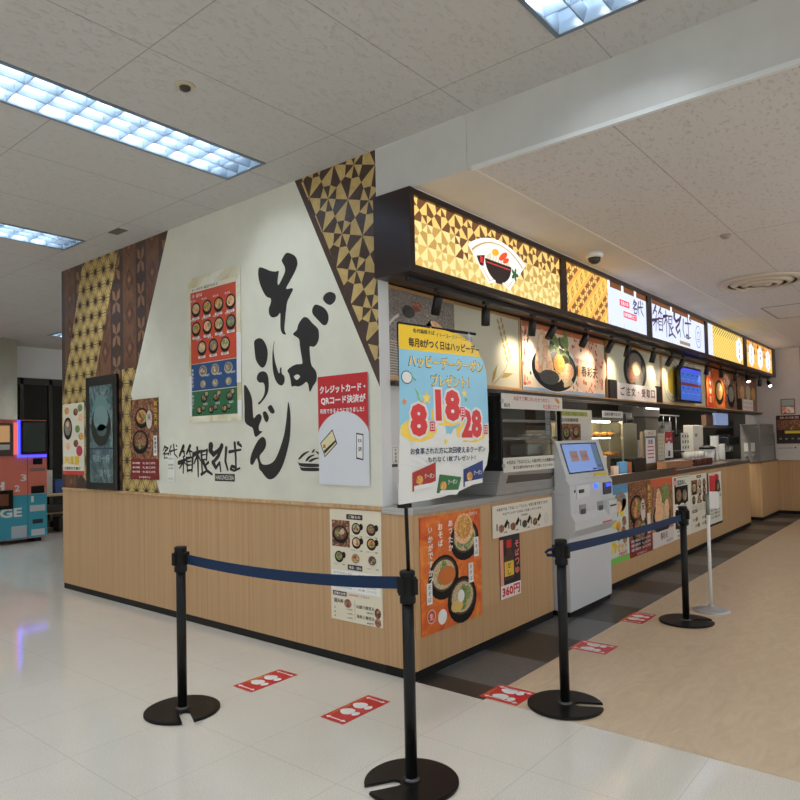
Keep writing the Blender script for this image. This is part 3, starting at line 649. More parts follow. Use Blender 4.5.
# ============================================================ sign box over the counter
def em(c, k=1.0, r=.4): return mat(c, r, 0, SIGN*k)
t = empty('sign_box', (5.5,.1,2.57), 'long dark brown box of five backlit sign panels under the ceiling over the counter', 'sign')
mb = MB().box((-.033,-.03,2.565), (11.03,.249,LC), SIGNBR)
for z0, z1 in ((2.565,2.612), (3.056,LC)): mb.box((-.033,-.057,z0), (11.03,-.03,z1), SIGNBR)
PAN = [(.012,2.07), (2.17,4.19), (4.32,6.43), (6.54,8.60), (8.78,10.82)]
ed = [-.033]+[v for a in PAN for v in a]+[11.03]
for i in range(0, len(ed), 2): mb.box((ed[i],-.057,2.612), (ed[i+1],-.03,3.056), SIGNBR)
mb.build('casing', t)
CR = em((255,226,140)); GO = em((216,178,96)); 
shade = [em((226,188,104), .95), em((206,164,88), .9), em((120,78,46), .9), em((90,56,36), .9)]
lite = [em((255,228,158)), em((255,226,152)), em((250,208,120)), em((255,226,140))]
# 1: marquetry with the fan shaped crest
a = onY(-.036, .012, 2.612, 2.07, 3.056); a.rect(0,0,a.W,a.H, CR, 0); a.region = [(0,0),(a.W,0),(a.W,a.H),(0,a.H)]
nx, ny = 13, 3; sx = a.W/nx; sy = a.H/ny
marquetry(a, 0, 0, nx, ny, sx, sy, 0, lambda i, j: shade[j+(1 if (i*7) % 5 == 1 and j == 1 else 0)], lambda i, j: lite[j])
a.region = None
def fan(k, m, l, cx=1.045, top=.385):
    pts = []
    for i in range(13): t_ = math.radians(128-76*i/12); pts.append((cx+.62*k*math.cos(t_)*1.08, -.155+.54*math.sin(t_)*1.0+(k-1)*.25))
    for i in range(9): t_ = math.radians(60+60*i/8); pts.append((cx+(.30*k)*math.cos(t_)*1.0, -.20+.265*math.sin(t_)-(k-1)*.2))
    a.poly(pts, m, l)
fan(1.0, em((255,255,255), 1.2), 2); fan(.9, em((196,164,110)), 3); fan(.86, em((255,246,232), 1.05), 4)
a.ell(1.04, .215, .17, .07, em((236,214,180)), 5, 26); a.ell(1.04, .235, .12, .055, em((250,238,216)), 5.5, 22)
for k in range(7): a.line([(.91+k*.04,.20),(.93+k*.04,.24),(.925+k*.04,.262)], .006, em((196,170,140)), 6)
a.poly([(1.04+.19*math.cos(math.pi+math.pi*k/14), .215+.15*math.sin(math.pi+math.pi*k/14)) for k in range(15)], em((40,28,28), .8), 7); a.rect(.99,.055,1.09,.075, em((40,28,28), .8), 7.5); a.line([(.87,.19),(1.21,.19)], .008, em((220,60,60)), 8)
a.ell(1.0, .285, .05, .026, em((250,180,40)), 8, rot=.2); a.ell(1.11, .275, .07, .024, em((232,80,44)), 8.5, rot=.5); a.ell(1.15, .25, .05, .018, em((232,80,44)), 8.6, rot=.4)
for k in range(5): a.ell(1.28+.03*math.cos(k*1.25), .165+.028*math.sin(k*1.25), .028, .015, em((40,96,60)), 8, 10, rot=k*1.25)
a.poly([(.74,.21),(.85,.235),(.83,.15),(.78,.15)], em((40,26,24), .8), 6); a.rect(.785,.17,.825,.215, em((220,40,50)), 7)
a.done('light_panel', t, label='panel of cream and brown pinwheel marquetry with a white fan crest')
# 2: bands and noren curtain
a = onY(-.036, 2.17, 2.612, 4.19, 3.056); OR_ = em((250,178,80)); a.rect(0,0,a.W,a.H, OR_, 0)
a.region = [(0,0),(.95,0),(.95,a.H),(0,a.H)]; D_ = em((84,48,26), .8); Y_ = em((255,206,100)); BRD = em((150,90,40), .9)
for k in range(-2, 9):
    b0 = k*.19-.75; kind = k % 2
    bp = [(0,b0),(1.0,b0+.78),(1.0,b0+.92),(0,b0+.14)]
    a.poly(bp, em((150,96,52), .85) if kind else Y_, 1)
    for i in range(12):
        cx = .05+i*.1; cy = b0+.07+cx*.78
        if kind:
            for s1 in (-1,1):
                for s2 in (-1,1): a.poly([(cx,cy),(cx+s1*.04,cy+s2*.012),(cx+s1*.045,cy+s2*.045),(cx+s1*.012,cy+s2*.04)][::(1 if s1*s2 > 0 else -1)], em((255,206,110)), 2)
        else:
            for s_, m_ in ((1,BRD),(.68,Y_),(.3,BRD)): a.poly([(cx,cy-.06*s_),(cx+.034*s_,cy),(cx,cy+.06*s_),(cx-.034*s_,cy)], m_, 3-s_)
a.region = None
NOR = em((216,226,252), 1.05); NORW = em((244,246,255), 1.1)
def noren(a, x0, x1, top, w_=.0):
    a.rect(x0, 0, x1, top, NOR, 3)
    a.rect(x0, top, x1, a.H, em((120,72,34), .9), 1)
    k = x0
    while k < x1-.02: a.rect(k, top-.02, k+.06, a.H, NORW, 4); a.rect(k+.05, 0, k+.056, top*.12, em((150,140,190)), 5); k += (x1-x0)/3.0
PUR = em((60,30,80), .9); REDL = em((232,40,80))
noren(a, .95, a.W, .385); a.rect(1.25,.235,1.52,.30, REDL, 6); a.text('名産の味', 1.28,.247,1.49,.29, NORW, 7, .02); a.rect(1.35,.125,1.72,.19, REDL, 6); a.text('自家製麺仕立て', 1.37,.137,1.70,.18, NORW, 7, .02)
logo(a, 1.62, .2, 1.93, .36, PUR, 6, range(39,len(LOGOS)), 1.3)
a.done('light_panel', t, label='panel half orange marquetry bands, half pale curtain with red tags')
# 3: the name
a = onY(-.036, 4.32, 2.612, 6.43, 3.056); noren(a, 0, a.W, .395)
logo(a, .07, .06, 1.52, .40, PUR, 6, range(0,39), 1.15)
a.rect(1.03,.03,1.46,.075, em((180,160,120)), 6); a.text('HAKONESOBA', 1.06,.036,1.43,.068, PUR, 7, .01)
a.ell(1.83,.2,.13,.15, em((110,110,170)), 6, 28); a.ell(1.83,.2,.115,.137, NOR, 7, 28); a.ell(1.83,.23,.06,.04, em((110,110,170)), 8); a.ell(1.83,.225,.048,.03, NOR, 9); a.rect(1.75,.16,1.91,.17, em((110,110,170)), 8); a.rect(1.78,.13,1.88,.14, em((110,110,170)), 8)
a.done('light_panel', t, label='pale lilac curtain panel with the shop name in purple brush writing')
# 4: gold lattice with a white lozenge
def loz(a, cx, word, lm=None):
    w_, h_ = .19, a.H*.46
    for s_, m_, l_ in ((1, NORW, 6), (.84, em((200,190,220)), 7), (.8, NORW, 8)): a.poly([(cx,a.H/2-h_*s_),(cx+w_*s_,a.H/2-h_*.55*s_),(cx+w_*s_,a.H/2+h_*.55*s_),(cx,a.H/2+h_*s_),(cx-w_*s_,a.H/2+h_*.55*s_),(cx-w_*s_,a.H/2-h_*.55*s_)], m_, l_)
    a.vtext(word, cx, a.H/2+.13, .085, em((50,60,130), .9), 9, .03)
a = onY(-.036, 6.54, 2.612, 8.60, 3.056); a.rect(0,0,a.W,a.H, em((255,220,120)), 0); a.region = [(0,0),(a.W,0),(a.W,a.H),(0,a.H)]
GD = em((214,160,60), .95)
for i in range(36):
    for j in range(8):
        cx = .35+i*.055; cy = j*.06+(i % 2)*.03; a.poly([(cx-.018,cy-.022),(cx+.018,cy-.022),(cx+.03,cy+.004),(cx,cy+.012)], GD if j < 6 else D_, 1)
a.region = None; a.rect(0,0,.3,a.H, NOR, 3); a.rect(.0,0,.05,a.H,NORW,4); loz(a, 1.82, 'そば処')
a.done('light_panel', t, label='gold lattice panel with one white lozenge')
a = onY(-.036, 8.78, 2.612, 10.82, 3.056); a.rect(0,0,a.W,a.H, em((255,196,90)), 0); a.region = [(0,0),(a.W,0),(a.W,a.H),(0,a.H)]
OR2 = em((244,130,60))
for i in range(16):
    for j in range(4):
        cx = i*.14; cy = j*.12; 
        if j > 1: a.poly([(cx,cy),(cx+.13,cy+.02),(cx+.07,cy+.13)], OR2 if (i+j) % 3 else D_, 1)
        else: a.poly([(cx,cy),(cx+.1,cy+.02),(cx+.05,cy+.09)], em((255,170,70)), 1)
a.region = None
for x, wd in ((.4,'うどん'), (1.06,'丼物'), (1.7,'天ぷら')): loz(a, x, wd)
a.done('light_panel', t, label='orange panel with three white lozenges')

# ============================================================ track lights under the sign
TRK = mat((20,18,18), .4)
mb = MB().box((.05,.035,2.535), (11.0,.065,2.562), TRK); P(mb.build('light_track'), 'thin black track running below the sign box', 'light track')
LAMPF = bpy.data.materials.new('spot_face'); LAMPF.use_nodes = True
LAMPF.node_tree.nodes['Principled BSDF'].inputs['Emission Color'].default_value = (1,.86,.66,1); LAMPF.node_tree.nodes['Principled BSDF'].inputs['Emission Strength'].default_value = 8
SPOTS = [(.40,(.15,.4,-1),0,'first black spotlight from the left, tilted over the framed noodle picture'), (1.0,(0,.05,-1),0,'black spotlight hanging straight before the wheat drawing'),
 (1.73,(0,.15,-1),1,'black spotlight above the left edge of the big bowl picture'), (2.12,(-.35,.4,-1),1,'tilted black spotlight above the tempura of the big bowl picture'), (2.80,(-.35,.35,-1),1,'tilted black spotlight over the blossom side of the big bowl picture'),
 (3.42,(-.4,.4,-1),1,'tilted black spotlight at the right edge of the big bowl picture'), (3.88,(0,.3,-1),1,'upright black spotlight above the cream panel with the round bowl'), (4.67,(0,.3,-1),1,'black spotlight over the right side of the cream ordering panel'),
 (5.30,(-.4,.4,-1),1,'tilted black spotlight above the yellow bowl drawing'), (5.76,(-.4,.3,-1),1,'tilted black spotlight just left of the blue menu screen'), (6.9,(0,.3,-1),1,'black spotlight over the right edge of the blue menu screen'),
 (7.6,(.5,.2,-1),1,'black spotlight aimed along the start of the orange posters'), (8.5,(0,.3,-1),1,'black spotlight in the middle of the orange posters'), (9.2,(-.5,-.3,-.8),1,'small glowing spotlight beyond the orange posters'),
 (10.2,(0,.1,-1),0,'black spotlight hanging straight near the far end of the track'), (10.85,(-.5,-.4,-.7),1,'last glowing spotlight at the far end of the track')]
for i, (x, d, on, lab) in enumerate(SPOTS):
    t = empty('spotlight', (x,.05,2.535), lab, 'spotlight', 'black spotlights on the track under the sign')
    MB().box((x-.03,.037,2.515), (x+.03,.063,2.535), TRK).lathe([(.007,2.49),(.007,2.52)], (x,.05,0), TRK, 8).build('bracket', t)
    dv = Vector(d).normalized(); c0 = Vector((x,.05,2.485)); q = Vector((0,0,-1)).rotation_difference(dv).to_matrix()
    def cyl(prof, m, name, n=18):
        mb = MB().lathe(prof, (0,0,0), m, n); mb.v = [c0+q@v for v in mb.v]; return mb.build(name, t)
    cyl([(.030,.0),(.033,-.006),(.033,-.125),(.029,-.127),(.027,-.112)], TRK, 'lamp_housing')
    z_ = -.1285 if i in (13, 15) else -.111; cyl([(.026,z_+.004),(.026,z_)], LAMPF if on else TRK, 'lamp_lens')
    if on:
        ld = bpy.data.lights.new('spot_beam', 'SPOT'); ld.energy = SPOTW; ld.color = (1,.82,.6); ld.spot_size = math.radians(112); ld.spot_blend = 1.0; ld.shadow_soft_size = .05
        lo = bpy.data.objects.new('spot_beam', ld); C.objects.link(lo); lo.parent = t; lo.location = c0+dv*.135-t.location
        aim = Vector((dv.x*.6, .62 if dv.y > 0 else dv.y, -.5)).normalized(); lo.rotation_euler = aim.to_track_quat('-Z','Y').to_euler()

# ============================================================ pictures on the fascia
FRAME = mat((206,164,112), .5); PANELC = mat((206,204,182), .5)
def panel(x0, x1, name, label, cat, draw, frame=True, z0=1.922, z1=2.558, bg=PANELC, y=.283):
    t = empty(name, ((x0+x1)/2, y, z0), label, cat)
    if frame:
        f_ = .022; mb = MB().box((x0,y-.02,z0), (x1,y,z0+f_), FRAME).box((x0,y-.02,z1-f_), (x1,y,z1), FRAME).box((x0,y-.02,z0+f_), (x0+f_,y,z1-f_), FRAME).box((x1-f_,y-.02,z0+f_), (x1,y,z1-f_), FRAME); mb.build('frame', t)
    a = onY(y-.012, x0+.01, z0+.01, x1-.01, z1-.01, thick=.008, back=bg); draw(a); a.done('picture', t); return t
def dA(a):
    a.rect(0, 0, .86, a.H, GREYF, 1)
    for k in range(14): 
        pts = [(.02+.42*math.cos(t_)*(1-k*.035)+.1, -.05+.3*math.sin(t_)*(1-k*.06)+.0) for t_ in [math.radians(175-12*i) for i in range(9)]]
        a.line([(max(0,x),max(0,z)) for x, z in pts], .006, mat((200,192,180), .5), 3)
    pts = [(.38*math.cos(t_)+.4, .2+.28*math.sin(t_)) for t_ in [math.radians(180-10*i) for i in range(12)]]; a.line(pts, .02, mat((214,208,200)), 4)
    a.ell(.38, .35, .2, .17, GREYF, 5); a.ell(.33,.42,.14,.1, GREYF, 6); a.ell(.30,.47,.07,.045, SEAW, 6.5); a.ell(.40, .52, .06, .035, MEAT, 7); a.ell(.38,.5,.03,.02,mat((150,70,60)),7.5); a.ell(.62, .25, .16, .2, EBI, 5, rot=.4); a.ell(.56,.12,.2,.1,NOOD,6)
    a.poly([(.86,0),(.9,.0),(.86,.3)], GREYF, 1)
    WH = mat((168,140,70), .5)
    a.line([(1.40,.02),(1.5,.08),(1.60,.16),(1.65,.24)], .008, WH, 2); a.poly([(1.37,.02),(1.43,.08),(1.48,.2),(1.40,.12)], WH, 2); a.poly([(1.52,.08),(1.58,.13),(1.73,.13),(1.62,.09)], WH, 2)
    for k in range(7):
        for s_ in (-1,1): a.ell(1.655+s_*.026-k*.022, .25+k*.05+(s_ > 0)*.02, .014, .026, WH, 2, 12, rot=-.35*s_+.3)
panel(.03, 1.90, 'framed_picture', 'oak framed picture of grey soba and a wheat ear behind the coupon banner', 'framed picture', dA)
def dC(a):
    FL2 = mat((206,80,66), .4); LF = mat((84,84,60), .4); FL3 = mat((232,150,120), .4); PK = mat((246,206,176), .4)
    a.ell(1.35,.3,.5,.26, PK, 1, 30); a.rect(0,a.H-.05,a.W,a.H, mat((206,120,70), .4), 1)
    R = random.Random(4)
    for (cx, cz, q) in ((.1,.5,1),(.13,.12,1),(1.1,.52,.8),(1.5,.5,1),(1.62,.14,1),(1.35,.07,1),(1.0,.07,.8),(1.66,.32,.7),(.08,.3,.5)):
        for k in range(int(13*q)):
            x = cx+R.uniform(-.11,.11); z = cz+R.uniform(-.07,.07); a.ell(min(x,a.W-.03), max(.02,z), R.uniform(.012,.026), R.uniform(.01,.02), (FL2,FL3,LF,FL3)[k % 4], 2+k*.1, 8, R.uniform(0,3))
    a.ell(.62,.24,.50,.235, mat((246,240,232)), 4, 40); a.ell(.62,.225,.465,.215, BLK, 5, 40); a.ell(.62,.25,.41,.18, SEAW, 6, 34); a.ell(.62,.14,.3,.09, BLK, 6.2, 30)
    for k in range(9): a.ell(.78+R.uniform(-.2,.14), .14+R.uniform(-.04,.05), .09, .035, NOOD, 6.5+k*.1, 12, R.uniform(-.5,.5))
    for k in range(16): a.ell(.62+R.uniform(-.13,.25), .44+R.uniform(-.11,.12), .075, .045, (GREEN,SEAW,GREEN)[k % 3], 7+k*.1, 10, R.uniform(0,3))
    a.poly(smooth_loop([(.22,.2),(.27,.44),(.34,.57),(.43,.55),(.5,.4),(.58,.22),(.42,.17)]), EBI, 9.5)
    for k in range(7): a.ell(.33+R.uniform(-.08,.12), .24+k*.04, .05, .03, mat((250,226,196), .4), 9.8+k*.05, 10, 1.0)
    a.ell(.7,.28,.12,.09, TEMP, 10); a.ell(.9,.22,.12,.08, EBI, 10); a.ell(.82,.32,.09,.05, SEAW, 9.9); a.ell(.5,.14,.2,.07, SEAW, 9.9)
    a.text('海鮮かき揚げ天ぷら', 1.02,.32,1.66,.37, mat((224,84,80)), 4, .0, .05); a.text('春彩天', 1.2,.19,1.6,.30, INK, 5, .02); a.ell(1.12,.24,.06,.06, mat((246,180,90)), 4)
    a.rect(.0,0,a.W,.03, mat((150,180,210)), 3)
panel(1.93, 3.74, 'food_banner', 'bright spotlit picture of a big tempura bowl among red blossoms above the glass case', 'poster', dC, False, bg=mat((244,226,200), .4))
def dD(a):
    a.ell(.86,.35,.38,.255, mat((92,84,74), .3), 1.5, 40); a.ell(.86,.35,.36,.24, BLK, 2, 40); a.ell(.86,.36,.31,.21, SEAW, 3, 36); a.ell(.86,.45,.2,.11, GREYF, 4, 24); a.ell(.95,.28,.17,.12, GREYF, 5, 24); a.ell(.72,.3,.13,.1, MEAT, 5.5, 20); a.ell(.9,.38,.14,.08, NOOD, 6)
panel(3.78, 5.53, 'framed_picture', 'oak framed cream panel with one round bowl above the ordering sign', 'framed picture', dD)
a = onY(.245, 4.02, 1.925, 5.28, 2.11, thick=.012, back=mat((238,232,230), .4))
for i, ch in enumerate('ご注文・受取口'): a.text(ch, .08+i*.165+(.05 if ch == '・' else 0), .045 if ch != '・' else .085, .21+i*.165 if ch != '・' else .155+i*.165, .145 if ch != '・' else .11, mat((96,24,40), .5), 2, .03)
P(a.done('ordering_sign'), 'white strip sign reading ご注文 in dark red characters over the opening', 'sign')
for x, lb in ((3.79,'small black board left of the white ordering sign'), (5.29,'small black board right of the white ordering sign')):
    P(MB().box((x,.24,1.925),(x+.2,.262,2.13), mat((34,26,24), .4), .002).build('black_board'), lb, 'board', 'black boards beside the ordering sign')
def dE(a):
    a.ell(.42,.31,.36,.29, mat((150,120,60)), 2, 36); a.ell(.42,.31,.345,.28, PANELC, 3, 36); a.ell(.42,.31,.3,.25, mat((236,226,190)), 4, 32); a.ell(.42,.31,.28,.235, mat((150,120,60)), 5, 32); a.ell(.42,.31,.27,.225, mat((236,226,190)), 6, 32); a.ell(.4,.3,.18,.17, mat((226,196,70)), 7, 26)
    a.ell(1.3,.56,.18,.05, mat((150,120,60)), 2); a.ell(1.3,.56,.165,.04, PANELC, 3)
panel(5.56, 7.52, 'framed_picture', 'oak framed cream panel with a yellow bowl drawing behind the menu screen', 'framed picture', dE)
t = empty('menu_screen', (6.6,.2,1.97), 'blue lit menu screen hung in front of the cream panel above the counter', 'screen')
MB().box((6.0,.17,1.955), (6.97,.215,2.445), mat((16,16,18), .3), .006).box((6.5,.215,2.1), (6.7,.262,2.3), BLACK).build('housing', t)
a = onY(.1695, 6.03, 1.985, 6.94, 2.42); SB = mat((66,104,200), .2, 0, .55); a.rect(0,0,a.W,a.H, SB, 0); a.rect(0,.195,a.W,.235, mat((110,50,50), .2, 0, .5), 1); a.rect(0,.39,a.W,a.H, mat((70,80,220), .2, 0, .7), 1)
for z in (.34, .15):
    for k in range(4): a.rect(.07+k*.22,z,.12+k*.22,z+.02, mat((40,50,120), .2, 0, .4), 1); a.rect(.05+k*.22,z-.06,.17+k*.22,z-.055, mat((130,160,230), .2, 0, .5), 1)
a.done('screen_panel', t)
def dF(a):
    OR3 = mat((216,110,40), .4); 
    a.rect(0,0,1.05,a.H, ORBG, 1); a.rect(1.05,0,a.W,a.H, BROWNM, 1); a.rect(.1,0,.3,a.H, mat((196,50,30)), 2)
    a.vtext('熱々鍋焼', .2,.58,.12, mat((250,230,190)), 3); a.ell(.72,.25,.26,.2, BLK, 3); a.ell(.72,.27,.2,.14, TEMP, 4); a.ell(.72,.34,.12,.07, EBI, 5)
    a.ell(1.45,.22,.24,.2, BLK, 3); a.ell(1.45,.25,.18,.13, GREYF, 4); a.vtext('冬の味', 1.2,.55,.1, mat((250,220,160)), 3); a.ell(1.2,.48,.2,.1, FLOW, 2)
panel(7.60, 9.42, 'food_banner', 'orange pair of hot pot pictures right of the menu screen', 'poster', dF, False, bg=ORBG)
def dG(a):
    a.ell(.35,.32,.16,.12, TEMP, 2); a.ell(.8,.33,.18,.14, NOOD, 2); a.ell(1.2,.32,.16,.12, TEMP, 2); a.rect(.35,.0,1.15,.2, mat((236,226,220)), 3)
    for k in range(5): a.vtext('天丼', .45+k*.15,.17,.07, mat((150,50,50)), 4)
    a.rect(0,0,.3,.2,BLK,3)
panel(9.48, 11.0, 'food_banner', 'dark menu picture with a white price card at the far end of the fascia', 'poster', dG, False, bg=BROWNM)

# ============================================================ counters
def counter(name, x0, x1, y1, label, z1=1.035, side=OAK):
    t = empty(name, ((x0+x1)/2, y1/2, .002), label, 'counter')
    MB().box((x0,0,.06), (x1,y1,z1), OAK, .004).build('body', t)
    MB().box((x0+.008,.008,.002), (x1-.008,y1,.06), BLK).build('kickboard', t); return t
t = counter('counter', .0, 1.876, .249, 'short oak service counter with a steel top at the corner, carrying the glass case')
bpy.data.objects['body'].name = 'body'
MB().box((-.008,-.01,1.035), (1.89,.249,1.08), STEEL, .003).build('worktop', t)
MB().box((.1,.249,1.035), (1.89,.265,1.08), STEEL).box((.56,.265,1.035), (1.89,.75,1.08), STEEL).build('worktop', t)
MB().box((.56,.365,.06), (1.876,.74,1.035), OAK).build('body', t)
MB().box((.012,-.003,.062), (.022,-.0005,1.03), OAKD).build('edge_trim', t)
t = counter('counter', 2.86, 8.93, .36, 'long oak counter with a dark top running down the serving side', 1.03)
TOPD = mat((84,72,64), .35); BAND = mat((112,102,92), .35, .6)
MB().box((2.86,-.012,1.03), (8.94,.75,1.075), TOPD, .003).build('worktop', t)
MB().box((2.86,-.03,1.03), (5.02,-.0125,1.118), BAND, .002).box((2.86,-.0125,1.076), (5.02,0.0,1.118), BAND).build('front_rail', t)
MB().box((5.022,-.032,1.028), (5.06,.0,1.12), mat((176,40,30), .4)).build('red_end_cap', t)
t = empty('counter', (10.3,.3,.002), 'low oak unit at the far end under the steel drink machine', 'counter')
MB().box((9.67,-.03,.06), (11.04,.33,.995), OAK, .003).build('body', t)
MB().box((9.68,-.02,.002), (11.04,.33,.06), BLK).build('kickboard', t)
MB().box((9.655,-.045,.995), (11.04,.33,1.02), mat((120,86,56), .4), .003).build('worktop', t)

# ------------------------------------------------------------ counter posters
def poster(a, label, name='food_poster', cat='poster'): return P(a.done(name), label, cat)
a = onY(-.006, .06, .262, .765, 1.012, thick=.0035, back=ORBG); W_ = a.W
a.bowl(.505,.57,.175,NOOD,GREEN,2,seed=2,asp=.8); a.ell(.49,.63,.115,.105,EBI,8); a.ell(.49,.64,.09,.08,TEMP,9,18); a.bowl(.25,.355,.172,NOOD,GREEN,2,seed=3,asp=.85); a.ell(.28,.345,.1,.062,mat((204,112,44), .4),8); a.bowl(.46,.17,.175,NOOD,GREEN,3,seed=4,asp=.9); a.ell(.44,.18,.04,.042,WHITE,10); a.ell(.39,.12,.07,.04,mat((226,190,110)),9)
for (wd, cx, zt) in (('あったか',.33,.71),('おそば',.215,.70),('いかがですか？',.105,.685)): a.vtext(wd, cx, zt, .05, WHITE, 12, .035)
for x, z in ((.64,.42),(.565,.25),(.085,.19)): a.rect(x-.03,z,x+.03,z+.135, WHITE, 12); a.vtext('天そば', x, z+.125, .035, INK, 13, .0)
a.text('名代箱根そば', .53,.712,.66,.735, WHITE, 12, .01); a.ell(.1,.11,.045,.045, mat((226,226,220)), 12); a.ell(.1,.11,.04,.04, ORG, 13); a.text('生', .08,.09,.12,.13, WHITE, 14, .02); a.ell(.22,.085,.05,.05, WHITE, 12)
poster(a, 'orange poster of three noodle bowls on the short oak counter')
a = onY(-.010, .925, .775, 1.868, 1.01, thick=.0035, back=mat((226,220,206)))
a.text('※当店では「そば」と「うどん」を同じ釜で茹でており', .06,.19,.86,.215, INK, 2, .02); a.text('そばアレルギーの方は ご注意 くださいませ。', .14,.155,.76,.175, INK, 2, .02); a.text('特定原材料', .42,.125,.52,.14, INK, 2, .02)
for i, x in enumerate((.12,.29,.47,.64)):
    a.poly([(x+.035,.075),(x+.06,.055),(x+.105,.095),(x+.085,.125)], BLK, 2); a.ell(x,.06,.04,.03, [MEAT,BROWNM,SEAW,BROWNM][i], 3); a.rect(x-.07,.05,x-.055,.1, INK, 2); a.text('小鉢', x+.03,.02,x+.08,.034, INK, 2, .02)
a.ell(.83,.07,.04,.05, mat((214,208,196)), 2)
poster(a, 'long cream notice with four small dishes under the counter edge', 'notice_sheet', 'notice')
a = onY(-.006, 1.02, .31, 1.318, .775, thick=.0035, back=mat((34,26,34)))
a.poly([(.07,.13),(.19,.13),(.2,.15),(.2,.3),(.165,.35),(.165,.39),(.1,.39),(.1,.35),(.06,.3),(.06,.15)], mat((60,34,26), .3), 2); a.rect(.095,.37,.17,.43, mat((196,40,36)), 3); a.rect(.062,.16,.198,.27, mat((228,186,60)), 3); a.vtext('だし', .13,.26,.045, INK, 4, .03)
a.vtext('そばつゆ', .25,.42,.062, mat((236,120,110)), 4, .04); a.rect(.0,.10,.05,.44, mat((220,150,130)),2); a.rect(0,0,a.W,.1, mat((232,226,222)), 3); a.text('360円', .02,.012,.28,.088, mat((210,30,50)), 5, .06)
poster(a, 'narrow dark poster of a sauce bottle priced 360円 below the cream notice', 'bottle_poster')
def cposter(x0, x1, z0, z1, bg): return onY(-.006, x0, z0, x1, z1, thick=.0035, back=bg)
a = cposter(3.0, 3.57, .245, 1.02, mat((206,214,206))); GRD = mat((90,150,190), .4)
a.rect(0,.68,a.W,a.H, GRD, 1); a.ell(.36,.6,.16,.1, GREYF, 3); a.ell(.3,.55,.1,.06, EBI, 4)
for i, (x, z) in enumerate(((.4,.5),(.25,.5),(.45,.4),(.3,.36),(.42,.3),(.2,.4),(.3,.26),(.46,.22),(.46,.58))): a.ell(x, z, .06, .05, [mat((236,210,50)),GREEN,MEAT,TEMP,BROWNM][i % 5], 3, 14)
a.rect(0,0,a.W,.06, mat((120,190,80)), 3); a.text('冷', .1,.1,.25,.22, mat((240,206,30)), 5, .08); a.text('セット', .25,.1,.5,.2, mat((236,180,60)), 5, .05); a.text('780円', .28,.06,.5,.1, mat((210,50,90)), 6, .04)
poster(a, 'pale multi-dish poster with yellow lettering beside the ticket machine')
a = cposter(3.585, 4.25, .24, 1.018, BROWNM); a.rect(0,0,a.W,.2, mat((128,28,26), .4), 2); a.bowl(.22,.5,.2,MEAT,TEMP,3,seed=8); a.bowl(.3,.28,.22,BROWNM,MEAT,3,seed=9); a.ell(.4,.47,.07,.12, mat((210,200,190)), 9); a.vtext('天', .4,.55,.09, INK, 10); a.vtext('秋の天丼', .6,.74,.085, mat((240,200,80)), 9, .03); a.rect(.52,.2,.62,.42, mat((230,220,210)), 9)
for i in range(3): a.text('松茸と海老天丼', .04,.15-i*.045,.3,.18-i*.045, WHITE, 4, .02); a.text('七八〇円', .34,.15-i*.045,.6,.175-i*.045, WHITE, 4, .02)
a.text('名代箱根そば', .2,.01,.48,.03, WHITE, 4, .01)
poster(a, 'large brown tempura rice bowl poster with red foot on the long counter')
a = cposter(4.265, 4.985, .245, 1.013, mat((222,200,176), .4)); a.rect(0,.18,a.W,.68, MEAT, .5); a.ell(.33,.32,.3,.2, BLK, 2, 28); a.ell(.33,.35,.25,.14, NOOD, 3); a.poly(smooth_loop([(.14,.3),(.12,.5),(.2,.66),(.3,.6),(.36,.4),(.3,.3)]), EBI, 6); a.ell(.46,.58,.12,.13, GREEN, 5); a.ell(.5,.42,.08,.1, EBI, 6); a.rect(0,0,a.W,.17, mat((216,204,200)), 7); a.text('春彩天', .25,.07,.5,.15, INK, 8, .02); a.text('600円', .45,.02,.66,.055, mat((150,90,120)), 8, .02); a.rect(0,.68,a.W,a.H, mat((206,96,60)), 1)
poster(a, 'blossom coloured tempura noodle poster with pale foot on the long counter')
a = cposter(5.0, 5.69, .25, 1.0, mat((226,224,210))); a.ell(.09,.68,.05,.06, mat((200,40,50)), 2); a.text('旨', .06,.65,.12,.71, WHITE, 3, .04); a.text('追加めし', .17,.64,.52,.71, mat((50,100,100)), 3, .04); a.line([(.03,.735),(.66,.735)], .006, mat((60,130,120)), 3)
for z, s in ((.42,10),(.12,11)): a.rect(.06,z,.58,z+.21, BLK, 2); a.bowl(.22,z+.1,.13,MEAT,BROWNM,3,seed=s); a.bowl(.45,z+.09,.12,GREYF,NOOD,3,seed=s+5); a.text('そば丼セット 五六〇円', .1,z-.045,.5,z-.02, INK, 3, .02)
a.text('ご飯大盛', .1,.02,.3,.05, INK, 3, .02)
poster(a, 'cream set meal poster with two big photos and a red seal on the long counter', 'menu_sheet')
a = cposter(5.70, 6.42, .25, .99, mat((224,220,202)))
for (x, z, w_) in ((.27,.69,.2), (.27,.36,.2), (.04,.25,.22)): a.rect(x,z,x+w_,z+.035, HB, 3); a.text('ご飯もの', x+.02,z+.008,x+w_-.02,z+.028, WHITE, 4, .02)
a.rect(.03,.48,.3,.67, BROWNM, 1); a.bowl(.15,.57,.1,NOOD,MEAT,2,seed=12)
for i, (x, z) in enumerate(((.4,.62),(.6,.62),(.4,.52),(.6,.52),(.12,.42),(.36,.42),(.58,.42))): a.bowl(x,z,.07,[NOOD,MEAT,EBI,BROWNM,SEAW,TEMP,BROWNM][i],MEAT,2,seed=30+i)
for i in range(4): a.text('かけそば もりそば 二八〇', .06,.33-i*.022,.62,.343-i*.022, INK, 3, .0)
for i, (x, z) in enumerate(((.22,.16),(.62,.16),(.62,.08),(.3,.08))): a.ell(x,z,.05,.03, BROWNM, 3); a.text('天串', x-.16,z-.02,x-.07,z+.015, INK, 3, .02)
poster(a, 'cream price list sheet with many small dishes on the long counter', 'menu_sheet')
